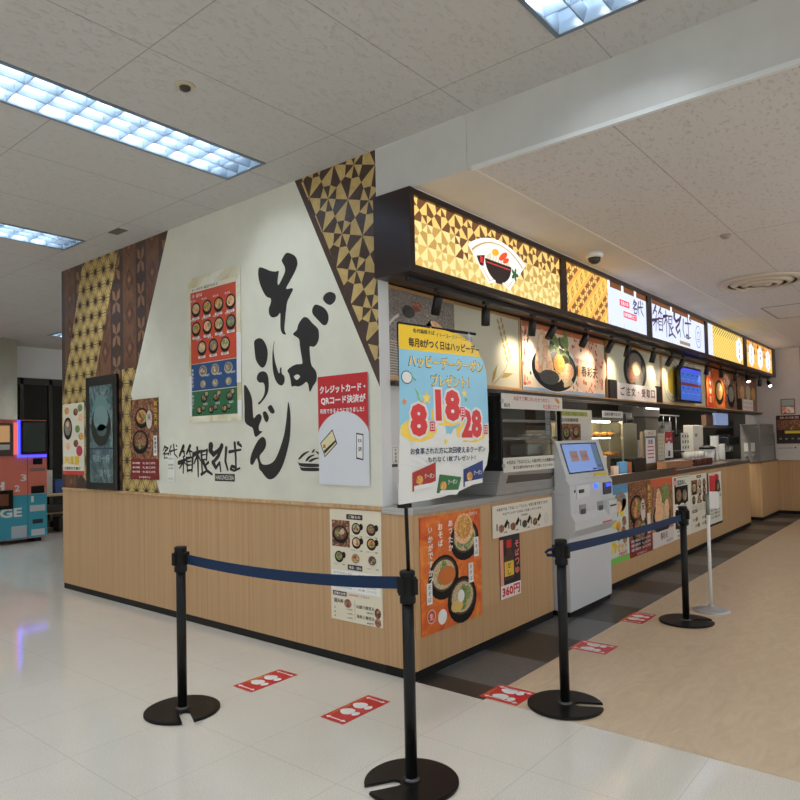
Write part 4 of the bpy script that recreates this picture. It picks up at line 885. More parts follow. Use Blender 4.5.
a = cposter(6.44, 7.16, .24, .975, mat((222,220,208))); a.rect(0,0,.07,a.H, HB, 2); a.rect(.0,0,a.W,.03, BLK, 3); a.bowl(.22,.6,.12,GREYF,SEAW,3,seed=14); a.bowl(.5,.55,.14,SEAW,EBI,3,seed=15); a.ell(.45,.66,.14,.05, mat((196,50,70)), 4); a.bowl(.3,.36,.12,NOOD,GREEN,3,seed=16); a.vtext('季節', .64,.5,.06, INK, 4)
for i in range(3): a.text('あさり 鶏天そば', .15,.2-i*.05,.6,.235-i*.05, INK, 3, .02)
poster(a, 'farthest menu sheet on the long counter, partly behind the pole sign', 'menu_sheet')

# ------------------------------------------------------------ glass display case
GL = bpy.data.materials.new('clear_glass'); GL.use_nodes = True
nt = GL.node_tree; nt.nodes.remove(nt.nodes['Principled BSDF']); g = nt.nodes.new('ShaderNodeBsdfGlossy'); g.inputs['Roughness'].default_value = .03
tr = nt.nodes.new('ShaderNodeBsdfTransparent'); tr.inputs[0].default_value = (.93,.95,.94,1); mx = nt.nodes.new('ShaderNodeMixShader'); mx.inputs[0].default_value = .1
nt.links.new(tr.outputs[0], mx.inputs[1]); nt.links.new(g.outputs[0], mx.inputs[2]); nt.links.new(mx.outputs[0], nt.nodes['Material Output'].inputs[0])
t = empty('display_case', (1.55,.3,1.08), 'black framed glass display case with a steel base on the short counter', 'display case')
mb = MB(); mb.prism([(1.0,1.083),(1.93,1.083),(2.09,1.262),(1.07,1.262)], (0,.0,0), (1,0,0), (0,0,1), (0,.36,0), STEEL); mb.build('steel_base', t)
a = Art((1.16,-.0008,1.115), (1,0,0), (0,0,1)); a.poly([(.02,.11),(.78,.095),(.72,.045),(-.02,.05)], mat((74,66,58), .4), 1); a.done('vent_slot', t)
MB().box((1.07,-.01,1.262), (2.09,.37,1.345), BLK, .003).box((1.07,-.01,1.79), (2.09,.37,1.832), BLK, .003).box((1.07,-.01,1.345), (1.10,.02,1.79), BLK).box((2.06,-.01,1.345), (2.09,.02,1.79), BLK).box((1.07,.34,1.345), (1.10,.37,1.79), BLK).box((2.06,.34,1.345), (2.09,.37,1.79), BLK).build('frame', t)
MB().box((1.10,.0,1.345), (2.06,.006,1.79), GL).box((1.075,.02,1.345), (1.08,.34,1.79), mat((26,27,28), .15)).build('glass', t)
for z in (1.50, 1.64): MB().box((1.1,.03,z), (2.06,.3,z+.012), mat((186,184,176), .3, .5)).box((1.1,.022,z-.006), (2.06,.03,z+.014), STEEL).build('shelf', t)
MB().box((1.1,.33,1.345), (2.06,.34,1.79), mat((128,130,124), .3)).build('back_panel', t)
for z in (1.30,1.79): MB().lathe([(.018,-.016),(.018,-.01)], (1.04+.055,0,z+.0), STEEL, 14, 'Y').build('knob', t)
for i, (x, z) in enumerate(((1.75,1.512),(1.9,1.512))):
    P(MB().lathe([(.05,z),(.075,z+.03),(.072,z+.03),(.05,z+.008)], (x,.17,0), mat((210,208,200), .3), 20).build('dish', fix=True), 'pale empty dish on the middle shelf of the glass case', 'dish', 'dishes in the glass case')
P(MB().box((1.72,.12,1.36), (2.0,.3,1.46), mat((196,198,192), .4), .02).build('food_tray'), 'pale plastic tray at the bottom of the glass case', 'tray')
a = onY(-.0145, 1.085, 1.735, 2.10, 1.85, thick=.003, back=mat((222,218,210))); a.text('お店で丁寧にひいたかつおだし', .18,.065,.78,.1, RD, 2, .02); a.text('毎月', .03,.01,.12,.04, INK, 2, .02); a.text('お土産にどうぞ', .66,.012,.96,.05, RD, 2, .02); a.ell(.92,.085,.05,.018, TEMP, 2, rot=-.4)
poster(a, 'white notice strip with red writing along the top of the glass case', 'notice_strip', 'notice')
a = onY(-.0145, 1.09, 1.248, 2.08, 1.36, thick=.003, back=mat((222,220,210))); a.text('※当店は「そばうどん」の釜が同じため微量のそば粉が', .05,.06,.95,.09, INK, 2, .02); a.text('混ざる恐れがあります ご注意くださいませ。', .14,.02,.8,.045, INK, 2, .02)
poster(a, 'white notice strip with black writing along the bottom of the glass case', 'notice_strip', 'notice')
# sanitizer bottle and card on the white wall
t = empty('sanitizer_bottle', (.125,.17,1.08), 'translucent white pump bottle on the steel counter beside the coupon banner', 'bottle')
PLA = mat((222,226,228), .25)
MB().lathe([(.034,1.08),(.038,1.085),(.038,1.215),(.03,1.235),(.014,1.245),(.014,1.26)], (.125,.17,0), PLA, 24).build('bottle_body', t)
MB().lathe([(.018,1.26),(.018,1.28),(.006,1.283),(.006,1.31)], (.125,.17,0), WHITE, 16).box((.08,.162,1.308), (.135,.178,1.322), WHITE, .004).build('pump', t)
a = onY(.2668, .1245, 1.33, .215, 1.475, thick=.002, back=mat((226,222,216))); a.rect(.008,.03,.07,.135, mat((190,186,180)), 1); a.rect(.014,.036,.064,.129, mat((230,228,222)), 2); a.vtext('手指消毒', .04,.125,.022, INK, 3); a.rect(.0,.0,.06,.02, SEAW, 3)
poster(a, 'small hand washing card on the white wall above the pump bottle', 'notice_card', 'notice')

# ------------------------------------------------------------ coupon banner on its pole
t = empty('banner_stand', (-.99,-.745,.925), 'thin black pole with a short arm rising from the nearest barrier post', 'stand')
MB().tube([(-.982,-.753,.925),(-.986,-.748,1.3),(-.997,-.737,2.03)], .0085, BLK, 8).build('pole', t)
dx, dy = .991, -.13
MB().tube([(-.999,-.735,2.03),(-.999+dx*.53,-.735+dy*.53,2.03)], .007, BLK, 8).build('arm', t)
for s_ in (.2,.47):
    x, y = -.999+dx*s_, -.735+dy*s_
    MB().box((x-.012,y-.014,1.985), (x+.012,y-.004,2.022), mat((190,192,194), .3), .002).tube([(x,y-.009,2.015),(x,y-.009,2.032)], .003, STEEL, 6).build('clip', t)
MB().box((-1.012,-.765,1.205),(-.962,-.72,1.225), BLK, .003).build('foot_clamp', t)
O_ = Vector((-1.025,-.738,1.225))+Vector((-.13,-.991,0))*.026
def wrp(u, v): return -.25*max(0, u-.42)**2+.006*math.sin(v*5)
a = Art(O_, (dx,dy,0), (0,0,1), .61, .80, warp=wrp, eps=.0005)
out = [(-.024,.0),(.0,.0),(.24,.012),(.35,.028),(.46,.055),(.54,.1),(.585,.15),(.604,.22),(.606,.6),(.6,.63),(.575,.68),(.535,.72),(.48,.757),(.40,.785),(.30,.796),(.003,.796)]
def grid_poly(m, l, clipr):
    n = 14; 
    for i in range(n):
        for j in range(n):
            u0, u1, v0, v1 = [-.03+.65*k/n for k in (i, i+1)]+[.80*k/n for k in (j, j+1)]
            c = clip([(u0,v0),(u1,v0),(u1,v1),(u0,v1)], clipr)
            if len(c) > 2: a.add([a.pt(p, q, l) for p, q in c], [tuple(range(len(c)))], m)
BW = mat((226,226,222), .2); YB = mat((240,196,20), .3); SKY = mat((140,198,222), .3); REDN = mat((214,32,36), .3)
grid_poly(BW, 0, out)
def inter(y0, y1): return clip(out, [(-.05,y0),(.7,y0),(.7,y1),(-.05,y1)])
grid_poly(SKY, 1, inter(.28,.69)); grid_poly(YB, 2, inter(.685,.80))
for i in range(11): grid_poly(BW, 2, clip([(.0+i*.06+.045*math.cos(t_), .29+.03*math.sin(i*2.1)+.045*math.sin(t_)) for t_ in [2*math.pi*k/12 for k in range(12)]], inter(0,.7)))
for i in range(14):
    t_ = math.pi*(.1+i*.06); a.line([(.3+.12*math.cos(t_), .12+.05*math.sin(t_)), (.3+.3*math.cos(t_), .12+.14*math.sin(t_))], .003, mat((206,210,206), .3), 3)
a.text('名代箱根そば', .09,.765,.23,.785, INK, 4, .02); a.text('イトーヨーカドー八王子店', .24,.758,.50,.780, INK, 4, .0, 0)
a.text('毎月8がつく日はハッピーデー', .06,.70,.55,.742, INK, 4, .03, 0)
YT = mat((250,214,90), .3); 
a.text('ハッピーデークーポン', .05,.605,.575,.668, mat((60,110,150), .3), 4, .06); a.text('ハッピーデークーポン', .055,.61,.57,.664, YT, 5, .03)
a.text('プレゼント！', .19,.525,.46,.585, mat((60,110,150), .3), 4, .06); a.text('プレゼント！', .195,.529,.455,.58, YT, 5, .03)
for s_, x0, y0, x1, y1, d0, d1 in (('8',.05,.295,.16,.445,.17,.315), ('18',.215,.365,.385,.515,.38,.385), ('28',.39,.285,.545,.425,.555,.30)):
    a.ell((x0+x1)/2, y0+.03, .12, .055, mat((246,208,80), .3), 3, 9); a.text(s_, x0-.012, y0-.012, x1+.012, y1+.012, BW, 5, .2); a.text(s_, x0, y0, x1, y1, REDN, 6, .1); a.rect(d0,d1,d0+.04,d1+.052, BW, 6) ; a.rect(d0+.003,d1+.003,d0+.037,d1+.049, REDN, 7); a.text('日', d0+.009,d1+.01,d0+.031,d1+.042, BW, 8, .02)
def star(x, y, r, m, l=4):
    pts = [(x+r*(1 if k % 2 == 0 else .45)*math.cos(math.pi*k/5+.3), y+r*(1 if k % 2 == 0 else .45)*math.sin(math.pi*k/5+.3)) for k in range(10)]; a.poly(pts, m, l)
for x, y, r, m in ((.16,.47,.032,YT), (.02,.45,.018,mat((236,140,80))), (.13,.44,.02,mat((236,140,80))), (.42,.50,.022,YT), (.28,.27,.018,YT), (.43,.47,.014,mat((120,180,80)))): star(x, y, r, m)
a.poly([(.08,.52),(.11,.49),(.1,.485),(.14,.44),(.1,.47),(.11,.475)], mat((150,200,90)), 4); a.poly([(.07,.57),(.1,.55),(.09,.545),(.12,.51),(.08,.54),(.09,.545)], mat((110,180,120)), 4)
a.ell(.04,.56,.035,.03, INK, 4, 14); a.ell(.04,.56,.031,.026, BW, 5, 14)
a.text('お食事された方に次回使えるクーポン', .05,.215,.57,.245, mat((30,50,90), .3), 4, .025); a.text('もれなく1枚プレゼント！', .16,.177,.49,.203, mat((30,50,90), .3), 4, .025)
for (x, y, m, r) in ((.06,.05,mat((170,50,40)),.12), (.215,.015,mat((50,110,60)),-.16), (.40,.05,mat((40,60,120)),.1)):
    pts = [(0,0),(.15,.03+r*.1),(.15,.115+r*.1),(.0,.085)] if r > 0 else [(0,.02),(.14,.0),(.17,.085),(.02,.105)]
    a.poly([(x+p, y+q) for p, q in pts], m, 4); a.poly([(x+p*.9+.01, y+q*.25+.004) for p, q in pts], BW, 5); a.ell(x+.045, y+.05, .022, .022, TEMP, 6, 12); a.text('クーポン', x+.075,y+.055,x+.14,y+.078, BW, 6, .02)
P(a.done('coupon_banner'), 'curling yellow, blue and white coupon banner with red numbers 8 18 28', 'banner')
# ------------------------------------------------------------ ticket machine
t = empty('ticket_machine', (2.35,0,.002), 'white touch screen ticket machine standing between the two counters', 'ticket machine')
KX0, KX1 = 1.93, 2.80; KW_ = mat((206,210,214), .35); KD = mat((60,64,70), .4)
mb = MB().box((KX0,-.125,.045), (KX1,.17,1.03), KW_, .008); mb.build('cabinet', t)
MB().box((KX0+.01,-.11,.002), (KX1-.01,.16,.045), BLK).build('plinth', t)
mb = MB(); mb.prism([(-.115,1.19),(-.03,1.475),(-.012,1.475),(-.012,1.03),(-.125,1.03)], (KX0-.01,0,0), (0,1,0), (0,0,1), (KX1-KX0+.02,0,0), KW_); mb.build('screen_housing', t)
sl = Vector((0,.085,.285)); sl.normalize()
a = Art(Vector((KX0+.055,-.1165,1.193)), (1,0,0), sl, .74, .27, eps=.0008)
a.rect(0,0,.74,.272, BLK, 0); SB2 = mat((112,140,196), .2, 0, .55); a.rect(.02,.012,.72,.262, SB2, 1); a.rect(.6,.012,.72,.262, mat((90,112,160), .2, 0, .4), 2); a.rect(.61,.1,.71,.2, mat((90,120,116), .2, 0, .4), 3)
for x in (.12,.32): a.rect(x,.105,x+.16,.2, mat((150,118,112), .2, 0, .4), 3); a.text('そば', x+.03,.14,x+.13,.165, INK, 4, .02)
a.rect(.5,.02,.58,.035, mat((60,60,150), .2, 0, .4), 3); a.rect(.62,.04,.71,.06, mat((60,90,90), .2, 0, .4), 3); a.done('touch_screen', t)
MB().box((KX0+.55,-.127,1.152),(KX0+.83,-.12,1.178), mat((226,206,60), .4)).build('yellow_label', t, label='yellow label under the screen')
# bulging payment section
mb = MB(); mb.prism([(-.125,1.14),(-.15,1.10),(-.155,.86),(-.19,.80),(-.19,.73),(-.125,.655),(-.10,.655),(-.10,1.14)], (KX0-.012,0,0), (0,1,0), (0,0,1), (KX1-KX0+.024,0,0), KW_); mb.build('payment_section', t)
MB().box((KX0+.10,-.165,.98),(KX0+.36,-.15,1.1), mat((222,226,228), .3), .01).box((KX0+.13,-.172,1.03),(KX0+.22,-.164,1.06), KD).build('card_reader', t)
MB().lathe([(.024,-.168),(.024,-.15)], (KX0+.5,0,1.07), mat((50,90,240), .3, 0, 1.5), 18, 'Y').build('coin_slot_light', t, label='glowing blue coin slot')
MB().box((KX0+.66,-.17,.98),(KX0+.82,-.15,1.09), mat((70,74,90), .3), .006).box((KX0+.69,-.176,1.05),(KX0+.79,-.168,1.08), mat((60,80,240), .3, 0, 1.0)).build('note_slot', t)
for x in (KX0+.15, KX0+.52): MB().box((x,-.16,.82),(x+.13,-.152,.93), mat((150,154,156), .4), .004).box((x+.02,-.163,.825),(x+.11,-.158,.89), KD).build('change_tray', t)
MB().box((KX0+.68,-.2,.80),(KX0+.87,-.15,.93), mat((214,218,220), .3), .01).box((KX0+.7,-.204,.87),(KX0+.84,-.199,.885), KD).build('receipt_printer', t)
MB().box((KX0+.55,-.1925,.735),(KX0+.75,-.189,.75), mat((190,90,80), .4)).box((KX0+.06,-.158,1.04),(KX0+.08,-.154,1.06),KD).box((KX0+.42,-.1265,1.01),(KX0+.43,-.1255,1.09),KD).build('label', t)
# menu boards above the machine
a = onY(.05, 2.1, 1.46, 2.86, 1.76, thick=.006, back=mat((206,202,186))); a.rect(.02,.24,.66,.28, mat((150,160,70)), 2); a.rect(.1,.02,.5,.17, BROWNM, 2); a.bowl(.2,.09,.07,GREEN,SEAW,3,seed=4); a.bowl(.4,.1,.07,MEAT,GREEN,3,seed=5); a.rect(.53,.02,.66,.2, mat((200,200,196)), 2); a.text('店内営業時間', .1,.185,.45,.22, INK, 3, .02)
for i in range(4): a.text('そば', .04+i*.15,.245,.12+i*.15,.275, mat((80,60,40)), 3, .0)
poster(a, 'leaning menu card with green heading above the ticket machine screen', 'menu_card', 'menu card')
P(MB().box((2.0,.0,1.452),(2.80,.08,1.4585), BLK).build('card_ledge'), 'thin dark ledge between the ticket machine and the menu card', 'ledge')
a = onY(.06, 1.93, 1.48, 2.015, 1.80, thick=.005, back=mat((176,180,186)))
for i in range(6): a.rect(.0,.04+i*.05,.08,.045+i*.05, mat((110,116,124)), 1)
poster(a, 'narrow grey rack sheet just right of the glass case', 'notice_sheet', 'notice')

# ============================================================ behind the long counter
YK = mat((250,206,96), .5); 
t = empty('hot_food_case', (4.2,.55,1.075), 'small glass case with glowing shelves of yellow fried food behind the ticket machine', 'display case')
MB().box((3.3,.42,1.075), (4.6,.72,1.10), STEEL).box((3.3,.42,1.69), (4.6,.72,1.72), STEELD).box((4.58,.42,1.1), (4.6,.44,1.69), STEEL).box((3.3,.7,1.1), (4.6,.72,1.69), mat((170,164,140), .4)).build('frame', t)
MB().box((3.32,.424,1.1), (4.58,.43,1.69), GL).box((4.588,.44,1.1),(4.594,.7,1.69), GL).build('glass', t)
for z in (1.27, 1.50): MB().box((3.32,.45,z), (4.56,.69,z+.012), STEELD).build('shelf', t)
MB().box((3.5,.5,1.67), (4.4,.54,1.688), mat((255,226,170), .4, 0, 18)).build('lamp_tube', t)
for z in (1.485,): MB().box((3.5,.5,z-.0), (4.4,.53,z+.01), mat((255,220,160), .4, 0, 14)).build('lamp_tube', t)
R = random.Random(3)
def lump(x, y, z, r, m, name, label, cat, group, sz=.6):
    bm = bmesh.new(); bmesh.ops.create_icosphere(bm, subdivisions=2, radius=r)
    for v in bm.verts: v.co *= 1+R.uniform(-.13,.13); v.co.z *= sz
    o = MB().add([v.co+Vector((x,y,z+r*sz*.9)) for v in bm.verts], [[v.index for v in f.verts] for f in bm.faces], m).build(name, label=label, cat=cat, group=group); bm.free(); return o
for k, z in ((0,1.512),(1,1.282)):
    for i in range(9):
        lump(3.66+k*.12+i*.1, .52+.04*(i % 2), z, .045, TEMP, 'tempura_piece', ('golden fried tempura piece on the upper shelf of the glowing case' if k == 0 else 'golden fried tempura piece on the lower shelf of the glowing case'), 'tempura', ('fried food on the upper glowing shelf','fried food on the lower glowing shelf')[k])
a = onY(.413, 3.98, 1.725, 4.58, 1.80, thick=.004, back=mat((216,214,212))); a.text('お持ち帰り天ぷら', .06,.015,.54,.06, INK, 2, .03)
poster(a, 'white name strip on top of the glowing food case', 'notice_strip', 'notice')
for i, (x, w_, h_, c, lb) in enumerate(((3.62,.17,.22,(214,210,200),'striped white snack packet leaning in front of the glowing case'), (3.98,.14,.1,(226,200,186),'small pink price card in front of the glowing case'), (4.16,.22,.14,(90,150,200),'blue packet in front of the glowing case'), (4.42,.1,.13,(186,120,80),'small brown packet in front of the glowing case'))):
    P(MB().box((x,.3,1.075), (x+w_,.34,1.075+h_), mat(c, .5), .004).build('packet'), lb, 'packet')
P(MB().box((3.0,.1,1.0755), (4.4,.28,1.083), mat((226,222,214), .3), .002).build('paper_mat'), 'white sheet lying on the counter rail end in front of the packets', 'paper')
# cream partition and equipment
PAR = mat((158,152,126), .5)
P(MB().box((4.7,.75,.0), (5.95,1.5,1.68), PAR, .01).build('refrigerator'), 'tall cream fridge standing behind the glowing food case', 'refrigerator')
P(MB().box((4.95,.735,1.3), (5.0,.748,1.6), mat((176,172,150), .4), .004).build('fridge_handle'), 'long pale upright handle piece at the cream fridge front', 'handle')
P(MB().box((4.62,.3,1.076), (5.0,.6,1.24), mat((22,20,20), .4), .01).build('black_box'), 'black box on the counter right of the blue packet', 'box')
t = empty('notice_stand', (5.3,.35,1.076), 'brown upright stand with a blue topped white notice on the counter', 'stand')
BRW = mat((120,104,84), .5); MB().box((5.08,.36,1.076), (5.62,.4,1.56), BRW, .004).build('board', t)
a = onY(.357, 5.17, 1.16, 5.5, 1.5, thick=.003, back=mat((228,226,224))); a.rect(0,.32,a.W,.34+.0, mat((40,70,140)), 2); a.text('店長', .08,.24,.25,.3, INK, 3, .03)
for i in range(4): a.rect(.05,.2-i*.045,.28,.215-i*.045, mat((196,70,80)), 3)
a.done('notice', t); a = onY(.357, 5.14, 1.5, 5.55, 1.58, thick=.003, back=mat((206,200,180))); a.text('本日', .1,.02,.3,.06, mat((150,90,70)), 2, .0); a.done('header', t)
a = onY(.40, 5.66, 1.18, 5.99, 1.535, thick=.004, back=mat((196,190,166)))
for i in range(6): a.text('店内のご案内', .04,.31-i*.052,.27,.325-i*.052, INK, 2, .0)
poster(a, 'cream written sheet standing right of the brown notice stand', 'notice_sheet', 'notice')
a = onY(.40, 6.02, 1.2, 6.34, 1.56, thick=.004, back=mat((222,218,214))); a.rect(0,.2,a.W,a.H, mat((170,40,50)), 1); a.text('カード', .05,.24,.27,.28, WHITE, 2, .03); a.ell(.16,.13,.09,.1, mat((228,226,222)), 2); a.rect(.12,.02,.2,.1, INK, 3)
poster(a, 'small red and white card poster standing behind the long counter', 'notice_sheet', 'notice')
a = onY(.40, 6.72, 1.28, 7.05, 1.54, thick=.004, back=mat((210,210,204)))
for i in range(3):
    for j in range(3): a.ell(.08+i*.12,.05+j*.08,.03,.025, INK, 2, 8)
poster(a, 'spotted black and white sheet beside the orange topped bottle', 'notice_sheet', 'notice')
t = empty('sauce_bottle', (6.6,.53,1.28), 'brown bottle with an orange label and white cap among the sheets', 'bottle')
MB().box((6.44,.47,1.076), (7.1,.6,1.28), BLK, .006).build('stand_box', t)
MB().lathe([(.06,1.28),(.06,1.44),(.03,1.5)], (6.55,.53,0), mat((170,90,50), .3), 16).build('bottle_body', t); MB().lathe([(.034,1.5),(.034,1.57)], (6.55,.53,0), WHITE, 16).build('cap', t)
P(MB().box((5.75,.28,1.077), (6.42,.46,1.17), BLK, .008).build('black_tray'), 'black tray between the standing sheets and the brown carton', 'tray')
P(MB().prism([(5.2,1.077),(6.2,1.077),(6.3,1.12),(6.24,1.17),(5.2,1.18)], (0,.12,0), (1,0,0), (0,0,1), (0,.12,0), mat((158,112,78), .6)).build('carton'), 'long brown carton lying on the dark worktop', 'carton')
t = empty('cup_rack', (6.92,.3,1.076), 'dark red wooden rack of small drawers carrying white cups', 'rack')
MB().box((6.5,.15,1.076), (7.34,.45,1.17), mat((70,26,20), .4), .006).build('rack_body', t)
for i in range(3): MB().box((6.53+i*.27,.142,1.09), (6.77+i*.27,.15,1.16), mat((90,40,30), .4), .002).build('drawer', t)
cup0 = None
for i in range(5):
    c_ = MB().lathe([(.05,0),(.062,.09),(.06,.09),(.048,.01)], (0,0,0), mat((232,228,218), .4), 16) if cup0 is None else None
    if cup0 is None: cup0 = c_.build('cup', origin=(0,0,0), label='white cup in the row on the dark red rack', cat='cup', group='white cups on the dark red rack'); cup0.location = (6.58,.3,1.171)
    else:
        c = cup0.copy(); C.objects.link(c); c.location = (6.58+i*.165,.3,1.171)
t = empty('paper_towel_box', (8.27,.67,1.076), 'tall white box standing behind the cup rack', 'box'); MB().box((8.0,.6,1.076), (8.55,.75,1.665), mat((206,202,190), .5), .006).build('box_body', t); MB().box((8.1,.594,1.48), (8.2,.6,1.53), mat((120,116,110), .5)).build('label', t)
t = empty('thermos_pot', (8.02,.4,1.076), 'round steel thermos pot with a black lid near the end of the counter', 'pot')
MB().lathe([(.12,1.076),(.125,1.09),(.125,1.27),(.11,1.285)], (8.02,.4,0), STEEL, 28).build('pot_body', t); MB().lathe([(.125,1.285),(.12,1.31),(.06,1.33),(.02,1.345)], (8.02,.4,0), BLK, 28).build('lid', t); MB().tube([(8.14,.4,1.26),(8.24,.4,1.25),(8.26,.4,1.18),(8.16,.4,1.12)], .014, BLK, 8).build('handle', t)
for i, (x, y, h_, lb) in enumerate(((8.52,.42,.40,'tall stack of white paper cups behind the steel pot'), (8.82,.4,.27,'shorter stack of white paper cups at the end of the counter'))):
    mb = MB(); z = 1.076
    while z < 1.076+h_: mb.lathe([(.055,z),(.066,z+.028),(.07,z+.03),(.07,z+.034)], (x,y,0), WHITE, 18); z += .034
    P(mb.build('cup_stack'), lb, 'cup stack')
t = empty('coffee_machine', (9.45,.6,0), 'black coffee machine with steel spouts beside the steel drink machine', 'coffee machine')
BKM = mat((20,22,30), .25); MB().box((9.3,.5,.0), (10.1,.75,1.0), mat((60,50,44), .5)).build('cabinet', t); MB().box((9.3,.4,1.0), (10.1,.74,1.05), BKM, .01).box((9.3,.55,1.05), (10.1,.74,1.5), BKM, .01).box((9.3,.4,1.32), (10.1,.56,1.46), BKM, .01).build('housing', t)
for x in (9.45,9.62,9.79): MB().lathe([(.02,1.2),(.022,1.32)], (x,.46,0), STEEL, 12).build('spout', t)
MB().box((9.32,.3,1.055),(10.0,.5,1.065), STEEL).build('drip_tray', t)
# steel drink machine on the end unit
t = empty('drink_machine', (10.2,.3,1.02), 'large dull steel drink machine with two white labels on the end unit', 'drink machine')
MB().box((9.68,-.02,1.02), (10.85,.29,1.665), STEELD, .008).build('housing', t)
MB().box((9.685,-.022,1.66), (10.86,.29,1.675), mat((196,192,184), .3, .8)).build('top_edge', t)
for y in (.06,.17): MB().box((9.672,y,1.2), (9.68,y+.065,1.35), mat((206,204,196), .4), .002).build('label', t); MB().lathe([(.022,9.62),(.026,9.68)], (0,y+.03,1.13), STEEL, 12, 'X').build('tap', t)
mb = MB()
for z in (1.3,1.46): mb.box((9.9,-.024,z), (10.8,-.0195,z+.008), mat((60,58,56), .4))
mb.build('panel_seam', t)
P(MB().box((10.86,.0,1.02),(11.03,.4,1.52), mat((70,66,62), .4), .01).build('ice_box'), 'dark box squeezed between the drink machine and the end wall', 'box')
# hanging things over the kitchen
P(MB().box((9.75,.7,1.68), (10.6,.76,1.9), mat((150,170,214), .3, 0, .35), .006).build('order_screen'), 'small pale blue order screen hanging above the coffee machine', 'screen')
P(MB().box((9.2,.72,1.66), (9.65,.8,1.86), mat((104,76,58), .5), .006).build('wooden_box'), 'small brown box on the rear shelf left of the blue order screen', 'box')
P(MB().box((9.0,.7,1.64), (10.9,1.0,1.655), STEELD).build('rear_shelf'), 'steel shelf carrying the brown box above the coffee machine', 'shelf')
t = empty('hood_lamp', (6.6,.9,1.9), 'lit steel hood lamp above the cream fridge in the kitchen', 'lamp')
MB().box((6.55,.85,1.79), (7.2,1.04,1.93), STEELD, .01).build('housing', t); MB().box((6.6,.84,1.90),(7.15,.848,1.925), mat((255,250,236), .4, 0, 1.5)).build('lamp_tube', t)
MB().box((6.6,.86,1.45),(7.15,1.03,1.79), mat((90,86,78), .4)).build('duct', t)
t = empty('range_hood', (5.2,1.2,1.72), 'black cooker hood hanging over the cream fridge', 'hood'); MB().box((4.55,1.55,1.70), (6.15,2.2,2.1), BLK, .01).build('housing', t)
for i, x in enumerate((6.75,7.2,7.7,8.5,9.6)): P(MB().box((x,1.2,.9), (x+(.3,.1,.26,.35,.5)[i],1.5,(1.85,2.0,1.8,1.75,1.6)[i]), [STEELD,STEEL,mat((70,64,56), .5),STEELD,mat((52,50,48), .5)][i], .006).build('kitchen_unit'),
    ('dull steel kitchen unit behind the red and white card','narrow bright steel post unit in the kitchen','brown grey kitchen unit behind the tall white box','steel kitchen unit behind the paper cups','dark kitchen unit behind the coffee machine')[i], 'kitchen unit')
P(MB().box((6.0,1.15,.0), (10.9,1.7,.9), STEELD, .006).build('work_bench'), 'long low steel bench along the kitchen behind the counter', 'bench')
P(MB().box((1.9,1.3,.0), (4.4,2.0,1.6), mat((84,80,72), .5), .01).build('kitchen_cabinet'), 'dark kitchen cabinet seen through the glass case', 'cabinet')
for x in (4.0, 8.0):  # unseen lamps added to brighten the kitchen and the fridge front
    ld = bpy.data.lights.new('kitchen_fill', 'AREA'); ld.energy = 30; ld.color = (1,.93,.8); ld.shape = 'RECTANGLE'; ld.size = 1.2; ld.size_y = .2
    lo = bpy.data.objects.new('kitchen_fill', ld); C.objects.link(lo); lo.location = (x,.6,2.57)
    P(MB().box((x-.62,.48,2.571),(x+.62,.72,2.58), WHITE).build('kitchen_fill_panel'), ('added flat fill light panel above the fridge end' if x < 5 else 'added flat fill light panel near the coffee machine'), 'light')

t = empty('pipe_rack', (7.0,1.0,1.0), 'steel rail with hanging ladles and pans in the dark kitchen', 'rack')
MB().box((5.9,1.11,1.84),(9.0,1.13,1.86), STEEL).build('rail', t)
for i in range(9):
    x = 6.2+i*.33; h_ = .18+.07*(i % 3); MB().tube([(x,1.12,1.84),(x,1.12,1.84-h_)], .006, STEEL, 6).lathe([(.0,1.80-h_),(.035+.02*(i % 2),1.815-h_),(.045+.02*(i % 2),1.84-h_)], (x,1.12,0), [STEEL,STEELD,BLK][i % 3], 14, cap=False).build('ladle' if i % 2 else 'strainer', t)
for i, (x, y, r, h_, c) in enumerate(((6.55,1.3,.14,.28,STEEL), (6.2,1.6,.1,.2,BLK), (8.15,1.25,.12,.34,STEELD), (8.98,1.2,.10,.3,STEEL))):
    P(MB().lathe([(r,.9),(r*1.02,.92),(r*1.02,.9+h_),(r*1.06,.905+h_),(r*.5,.93+h_)], (x,y,0), c, 24).build('stock_pot'), ('bright stock pot behind the standing sheets','black pot at the left end of the steel bench','dull steel pot behind the cup rack','narrow bright pot behind the coffee machine')[i], 'pot')
# posters and panel on the far wall
a = Art((11.044,-.115,1.86), (0,-1,0), (0,0,1), .24, .29, thick=.003, back=mat((150,110,106))); a.rect(.02,.16,.22,.27, mat((170,180,170)), 1); a.rect(.02,.02,.22,.14, FLOW, 1); poster(a, 'small poster high on the far end wall')
a = Art((11.044,-.03,1.31), (0,-1,0), (0,0,1), .425, .53, thick=.003, back=mat((60,30,30))); a.rect(.02,.26,.41,.44, BROWNM, 1); a.text('秋の味覚', .06,.46,.38,.51, mat((220,180,170)), 2, .02); a.rect(.14,.19,.4,.24, mat((226,206,60)), 2)
for i in range(4): a.rect(.03+i*.1,.02,.1+i*.1,.15, mat((40,50,56)), 2); a.bowl(.065+i*.1,.09,.03,NOOD,SEAW,3,seed=i)
poster(a, 'dark red and brown dish poster in the middle of the far end wall')
t = empty('wall_cabinet', (11.0,-.23,1.02), 'low white cabinet panel fixed on the far end wall under the dark poster', 'cabinet')
MB().box((11.015,-.445,1.005), (11.048,-.01,1.295), mat((206,202,196), .5), .004).build('panel', t); MB().box((11.01,-.3,1.22), (11.015,-.05,1.235), mat((150,146,140), .5)).lathe([(.014,11.008),(.014,11.015)], (0,-.34,1.235), BLACK, 10, 'X').build('handle', t)
